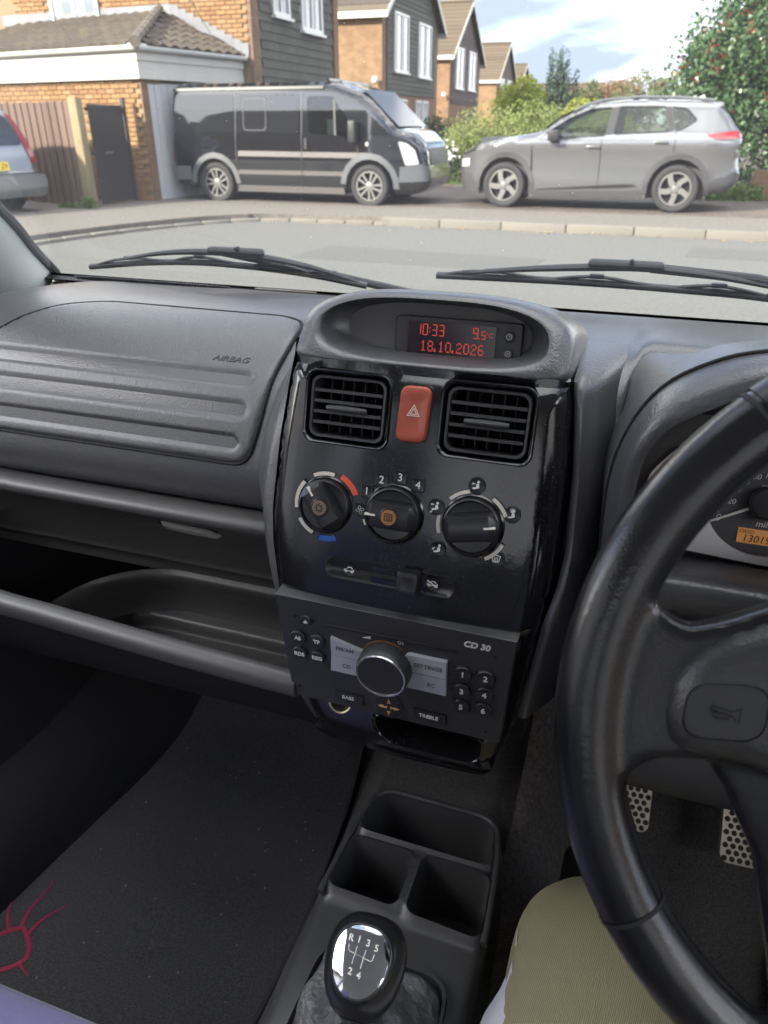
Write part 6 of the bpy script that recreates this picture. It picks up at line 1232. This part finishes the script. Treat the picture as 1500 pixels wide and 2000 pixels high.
# ================================================================ console tray and gear lever
con = thing('console_tray', tuple(U(.005, .55, .42)), 'black console tray with three compartments ahead of the gear lever', 'tray'); m_con = mat('console_plastic', (.050, .050, .052), .36, bump=(900, .3, .0005), spec=.5)
TO = roundpoly([(-.076, .680), (.088, .678), (.101, .61), (.1065, .50), (.105, .40), (.105, -.05), (-.095, -.05), (-.095, .40), (-.0955, .50), (-.0885, .61)], .028, 5)
c1 = roundpoly([(-.069, .672), (.081, .670), (.0935, .598), (-.081, .600)], .016, 5); c2 = roundpoly([(-.082, .589), (-.0005, .589), (-.0005, .514), (-.087, .516)], .013, 5); c3 = roundpoly([(.009, .588), (.0945, .586), (.098, .509), (.009, .513)], .013, 5)
GB = roundpoly([(-.062, .455), (.075, .455), (.078, .30), (-.068, .30)], .03, 5)
def tz(u, v):
    base = .570 + .008 * sst(.50, .52, v) * 1.0 - .0 * v; e = dpoly((u, v), TO); lipz = 0
    dm = min(dpoly((u, v), c) for c in (c1, c2, c3)); rim = .005 * math.exp(-(dm / .0035) ** 2) if v > .49 else 0
    mid = -.010 * sst(.60, .59, v) * sst(.515, .53, v) * (1 if -.095 < u < .1 and dm < .010 and -.012 < u < .016 else 0)
    drop = .014 * (1 - math.sqrt(max(0, 1 - (1 - min(e, .014) / .014) ** 2))); return base + rim - drop
b = MB(); b.patch(TO, lambda u, v, d: U(u * (1 + .25 * d), v + .10 * d * (1 if v > .6 else 0), tz(u, v) - d), [c1, c2, c3, GB], .008, 0); 
b.loft([[U(u, v, tz(u, v)) for u, v in resample(TO, .01)], [U(u * 1.05, v + .012 * sst(.5, .7, v), .52) for u, v in resample(TO, .01)], [U(u * 1.10, v + .03 * sst(.5, .7, v), .38) for u, v in resample(TO, .01)]], True)
for c in (c1, c2, c3):
    R0_ = resample(c, .008); cx, cv = sum(p[0] for p in R0_) / len(R0_), sum(p[1] for p in R0_) / len(R0_); S_ = lambda k: [(cx + (u - cx) * k, cv + (v - cv) * k) for u, v in R0_]
    b.loft([[U(u, v, tz(u0, v0)) for (u, v), (u0, v0) in zip(S_(k), R0_)] if h is None else [U(u, v, h) for u, v in S_(k)] for k, h in ((1, None), (.975, .565), (.95, .53), (.90, .492), (.84, .488))], True, False, True)
b.build('tray_moulding', m_con, con, smooth=45)
b = MB(); lipP = [(u, v) for u, v in resample(TO, .008) if v > .505]; k0 = max(range(len(lipP)), key=lambda i: math.dist(lipP[i], lipP[i - 1])); lipP = lipP[k0:] + lipP[:k0]; b.tube([U(u * .965, .505 + (v - .505) * .965, .5775) for u, v in lipP], .0042, 8); b.build('tray_lip', m_con, con, smooth=60)
b = MB(); f = Fr(U(-.026, .556, .498), (0, 1, .3), (0, -.3, 1)); b.lathe([(.013, -.02), (.013, .0), (.010, .004), (.010, .012), (.007, .016), (.0001, .016)], Fr(U(-.030, .553, .503), (0, 1, 0), (0, 0, 1)), 20); b.build('socket_plug', m_satin, con)
b = MB(); b.prism(roundpoly([(.012, .522), (.075, .520), (.086, .545), (.04, .56)], .01), Fr(U(0, 0, 0), (1, 0, 0), (0, 1, 0)), .49, .512); o = b.build('felt_liner', mat('dusty_felt', (.05, .047, .045), .95), con)
b = MB(); b.add([U(-.004, .512, .577), U(.002, .512, .577), U(.001, .53, .545), U(-.003, .53, .545), U(-.001, .52, .582)], [(0, 1, 4), (1, 2, 4), (2, 3, 4), (3, 0, 4)]); b.build('divider_tab', m_con, con)
gl_ = thing('gear_lever', tuple(U(.02, .36, .57)), 'gear lever with chrome shift pattern plate and worn gaiter', 'gear lever')
m_gait = mat('gaiter_leather', (.10, .10, .105), .42, voro=(220, .4, .001), bump=(75, 1., .006), var=(40, .5))
def gz(u, v, k): return 0
b = MB(); rings = []; N_ = 72; base_ = resample(GB, .006); 
cu, cvv = .012, .375
top_c = U(.018, .365, .645)
for j in range(22):
    t = j / 21; r = []
    for i, (u, v) in enumerate(base_):
        a = math.atan2(v - cvv, u - cu); fold = .42 * math.sin(3 * a + 2.6 * t) * t * (1 - t) + .30 * math.sin(7 * a - 3 * t) * t * (1 - t) + .22 * mnoise.noise(V3((math.cos(a) * 2.2, math.sin(a) * 2.2, t * 5))) * math.sin(math.pi * t)
        rad_ = (1 - t) ** .8 + .16 * t; k = rad_ * (1 + fold); zz = .566 + .084 * t ** 1.25 + .016 * math.sin(math.pi * min(1, t * 2.2)) * (t < .46) + .012 * mnoise.noise(V3((u * 30, v * 30, t * 3))) * math.sin(math.pi * t)
        r.append(U(cu + (u - cu) * k + (.018 - cu) * t, cvv + (v - cvv) * k + (.365 - cvv) * t, zz))
    rings.append(r)
b.loft(rings, True); b.build('gaiter', m_gait, gl_, smooth=50)
b = MB(); O_ = resample(grow(GB, 1.07), .01); 
b.loft([[U(*p, .571) for p in O_], [U(*p, .578) for p in grow(O_, .985)], [U(*p, .578) for p in grow(O_, .94)], [U(*p, .566) for p in grow(O_, .91)]], True); b.build('gaiter_frame', m_con, gl_, smooth=50)
kn = Fr(U(.0135, .376, .700), (1, .03, 0), (0.03, .86, .52)); 
def egg(k, kb, n0): return None
b = MB(); rings = []
for j in range(25):
    t = -math.pi / 2 + math.pi * j / 24; v = .0425 * math.sin(t); c = math.cos(t); wu = .0365 * c ** .70 * (1 + .10 * math.sin(t)) ; ww = .0290 * c ** .75; rings.append([kn.pt(wu * math.cos(a), v - .002, ww * math.sin(a) * (1 if math.sin(a) > 0 else 1.1) - .002) for a in [2 * math.pi * i / 36 for i in range(36)]])
b.loft(rings, True); b.build('knob', mat('knob_leather', (.014, .014, .015), .25, bump=(500, .1, .0004), spec=.6), gl_, smooth=70)
def kmap(off):
    def f(u, v, d):
        t = math.asin(max(-.98, min(.98, (v + .002) / .0425))); c = math.cos(t); wu = .0365 * c ** .70 * (1 + .10 * math.sin(t)); ww = .0290 * c ** .75; s_ = math.sqrt(max(.05, 1 - (u / wu) ** 2)); return kn.pt(u, v, (ww * s_ * .55 + .0290 * .45 * 1.0) - .002 + off - d)
    return f
plP = [(u * (1 - .22 * max(0, -v) / .03), v + .001) for u, v in rrect(0, 0, .050, .055, .022, 8)]
b = MB(); b.patch(plP, kmap(.0016), (), .004, .006); pl2 = b.build('shift_plate', mat('black_chrome', (.62, .63, .68), .05, 1.), gl_, smooth=60)
rg = [[kmap(o_)(u, v, 0) for u, v in grow(plP, k)] for k, o_ in ((1.0, .0008), (1.03, .0030), (1.10, .0030), (1.14, .0))]
b = MB(); b.loft(rg, True); b.build('plate_rim', mat('rim_leather', (.018, .018, .019), .3, bump=(400, .2, .0004)), gl_, smooth=60)
m_eng = mat('engraved_white', (.62, .60, .55), .5)
def kfr(u, v): 
    p = kmap(.0017)(u, v, 0); a = kmap(.0017)(u + .001, v, 0) - kmap(.0017)(u - .001, v, 0); c = kmap(.0017)(u, v + .001, 0) - kmap(.0017)(u, v - .001, 0); return Fr(p, a, c)
for s, u, v in (('R', -.0120, .0165), ('1', -.0045, .0170), ('3', .0040, .0160), ('5', .0120, .0140), ('2', -.0058, -.0080), ('4', .0024, -.0092)): text(pl2, s, kfr(u, v), .0076, m_eng, 'gear_number', bold=.0002)
b = MB()
def kl(P): b.tube([kmap(.0018)(u, v, 0) for u, v in P], .00045, 5)
kl([(-.0125, .0118), (-.0120, .0078), (-.0105, .0065), (.0095, .0035), (.0110, .0045), (.0115, .0095)]); kl([(-.0046, .0118), (-.0052, .0055), (-.0058, -.0025)]); kl([(.0038, .0108), (.0030, .0045), (.0024, -.0040)]); b.build('shift_lines', m_eng, pl2)
b = MB(); b.tube([kn.pt(0, -.040, -.006), kn.pt(0, -.056, -.010), U(.0185, .352, .645), U(.02, .36, .60)], [.016, .0135, .0150, .013], 20); b.build('collar', mat('collar_satin', (.12, .12, .125), .35, .5), gl_, smooth=50)
# ================================================================ driver's legs
per = thing('person', tuple(U(.33, -.15, .5)), 'driver in khaki knitted trousers with one knee by the console', 'person')
def fab():
    m = mat('khaki_knit', (.135, .112, .055), .95, sheen=.15); t = m.node_tree; bs = t.nodes['Principled BSDF']; L = t.links.new; tcn = t.nodes.new('ShaderNodeTexCoord'); mpn = t.nodes.new('ShaderNodeMapping'); mpn.inputs['Rotation'].default_value = (0, 0, RAD(10)); wv = t.nodes.new('ShaderNodeTexWave'); wv.wave_type = 'BANDS'; wv.bands_direction = 'X'; wv.inputs['Scale'].default_value = 190; wv.inputs['Distortion'].default_value = 1.0; wv.inputs['Detail'].default_value = 2
    bp = t.nodes.new('ShaderNodeBump'); bp.inputs['Strength'].default_value = .8; bp.inputs['Distance'].default_value = .0012; L(tcn.outputs['Object'], mpn.inputs[0]); L(mpn.outputs[0], wv.inputs['Vector']); L(wv.outputs['Fac'], bp.inputs['Height']); L(bp.outputs[0], bs.inputs['Normal'])
    r = t.nodes.new('ShaderNodeValToRGB'); r.color_ramp.elements[0].color = (.18, .155, .08, 1); r.color_ramp.elements[1].color = (.34, .29, .155, 1); L(wv.outputs['Fac'], r.inputs[0]); L(r.outputs[0], bs.inputs['Base Color']); return m
m_khaki = fab()
def leg(b, hip, knee, ank, rh, rk, ra):
    P_ = spl([hip, hip.lerp(knee, .5) + V3((0, 0, .012)), knee - V3((0, .035, -.004)), knee + V3((0, .010, -.022)), knee.lerp(ank, .12) + V3((0, .014, .0)), knee.lerp(ank, .5), ank], 44); rings = []
    for i, p in enumerate(P_):
        t = i / 43; r = interp([(0, rh), (.25, rh * .93), (.40, rk * 1.06), (.5, rk), (.62, rk * .95), (.8, rk * .86), (1, ra)], t); tg = (P_[min(i + 1, 43)] - P_[max(i - 1, 0)]).normalized(); a = V3((1, 0, 0)); c = tg.cross(a).normalized(); a = c.cross(tg).normalized()
        rings.append([p + a * r * 1.06 * math.cos(q) + c * r * math.sin(q) * (1 + .02 * mnoise.noise(V3((q, t * 9, 0)))) for q in [2 * math.pi * j / 28 for j in range(28)]])
    b.loft(rings, True, True, True)
hipL, kneeL, ankL = U(.262, -.20, .595), U(.212, .500, .630), U(.215, .68, .37); hipR, kneeR, ankR = U(.45, -.20, .595), U(.56, .33, .66), U(.52, .62, .37)
b = MB(); leg(b, hipL, kneeL, ankL, .088, .066, .048); leg(b, hipR, kneeR, ankR, .088, .066, .048)
rings = []
for y, w, h, z in ((-.36, .13, .08, .62), (-.30, .175, .11, .61), (-.2, .19, .11, .605), (-.1, .17, .09, .60)): rings.append([U(.357 + p[0], y, z + p[1]) for p in rrect(0, 0, w * 2, h * 2, h * .8, 6)])
b.loft(rings, True, True, True); me = b.mesh(0); o = bpy.data.objects.new('tmp', me); COL.objects.link(o); rm = o.modifiers.new('r', 'REMESH'); rm.mode = 'VOXEL'; rm.voxel_size = .007; sm = o.modifiers.new('s', 'SMOOTH'); sm.iterations = 6; sm.factor = .5
dgp = bpy.context.evaluated_depsgraph_get(); me2 = bpy.data.meshes.new_from_object(o.evaluated_get(dgp)); bpy.data.objects.remove(o); me2.polygons.foreach_set('use_smooth', [True] * len(me2.polygons)); put(me2, 'trousers', m_khaki, per)
b = MB(); rows = []
for i in range(30):
    t = i / 29; y = .478 - .5 * t; u = .137 + .002 * math.sin(t * 9) + .012 * t; rows.append([U(u - .0058 * k * sst(0, .14, t) + .0012 * math.sin(t * 70) * (k == 0), y - .004 * k, .664 - .010 * k - .003 * math.sin(k * 1.1)) for k in range(5)])
b.grid(rows); o = b.build('white_hem', mat('white_cotton', (.62, .63, .70), .9, bump=(300, .4, .001)), per, smooth=60, label='white cotton lining at the side of the thigh')
for nm, ank in (('shoe', ankL), ('shoe', ankR)):
    b = MB(); rg = []
    for y, w, h in ((-.07, .03, .06), (-.04, .04, .085), (.02, .042, .085), (.09, .046, .06), (.15, .045, .05), (.19, .03, .035)): rg.append([V3((ank.x + p[0], ank.y + y, .315 + h / 2 + p[1] * 1.0)) for p in rrect(0, 0, w * 2, h, min(w, h / 2) * .7, 4)])
    b.loft(rg, True, True, True); b.build(nm, m_satin, per, smooth=60)
# ================================================================ wipers on the glass
GN = V3((0, .50, .70)).normalized()
def gpt(u, y, off=.006): k = (1.03 - y) / .70; return U(u, y, 1.14 + .50 * k) + GN * off
m_wip = mat('wiper_black', (.022, .024, .026), .55); m_wipg = mat('wiper_grey', (.09, .095, .10), .5)
def wiper(bl, br, lift, arm, label):
    t = thing('windscreen_wiper', tuple(gpt(*bl[0])), label, 'wiper', 'windscreen wipers'); c = spl([(*p, 0) for p in bl], 40); b = MB(); b.tube([gpt(p.x, p.y, .004) for p in c], .0030, 8, True, 1.2); b.build('blade_rubber', m_wip, t, smooth=50)
    b = MB(); b.tube([gpt(p.x, p.y, .0085) for p in c], .0024, 6, True, .6); b.build('blade_spine', m_wipg, t)
    d = spl([(*p, 0) for p in br], 30); b = MB(); b.tube([gpt(p.x, p.y + .006, .008 + .3 * lift * math.sin(math.pi * i / 29)) for i, p in enumerate(d)], [.0024 + .0034 * math.sin(math.pi * i / 29) for i in range(30)], 8, True, .8); b.build('bridge', m_wip, t, smooth=50)
    for k0, k1 in ((.03, .30), (.32, .56), (.60, .80), (.80, .98)):
        i0, i1 = int(k0 * 39), int(k1 * 39); b = MB(); q = [c[int(i0 + (i1 - i0) * j / 8)] for j in range(9)]; b.tube([gpt(p.x, p.y - .005 * math.sin(math.pi * j / 8), .007 + .003 * math.sin(math.pi * j / 8)) for j, p in enumerate(q)], .0026, 7, True, .8); b.build('yoke', m_wip, t, smooth=50)
        b = MB(); m0 = q[4]; b.box(gpt(m0.x, m0.y - .005, .011), (.018, .008, .006)); b.build('yoke_pivot', m_wipg, t, bevel=.002)
    m0 = d[15]; b = MB(); b.box(gpt(m0.x, m0.y + .004, .012), (.085, .016, .010)); hn = b.build('bridge_housing', m_wip, t, bevel=.005, seg=3)
    b = MB(); b.box(gpt(m0.x + .006, m0.y - .002, .0125), (.005, .012, .005)); b.build('rivet', m_blk, hn, bevel=.002)
    b = MB(); b.tube([gpt(*p) for p in arm], .0055, 8); b.build('arm', m_wip, t)
wiper([(-.665, .993), (-.55, .972), (-.45, .962), (-.36, .965), (-.28, .976), (-.205, .995)], [(-.60, .968), (-.50, .944), (-.42, .936), (-.35, .940), (-.28, .956), (-.225, .982)], .006, [(-.40, .945, .012), (-.30, .975, .014), (-.1, 1.035, .012), (.02, 1.06, .008)], 'left windscreen wiper parked in front of the passenger side')
wiper([(-.095, .9575), (.0, .955), (.10, .954), (.2, .957), (.30, .964), (.46, .99)], [(-.06, .948), (.02, .934), (.10, .924), (.165, .920), (.25, .930), (.34, .952)], .008, [(.165, .928, .012), (.28, .942, .014), (.42, .985, .012), (.58, 1.05, .008)], 'right windscreen wiper parked in front of the driver side')
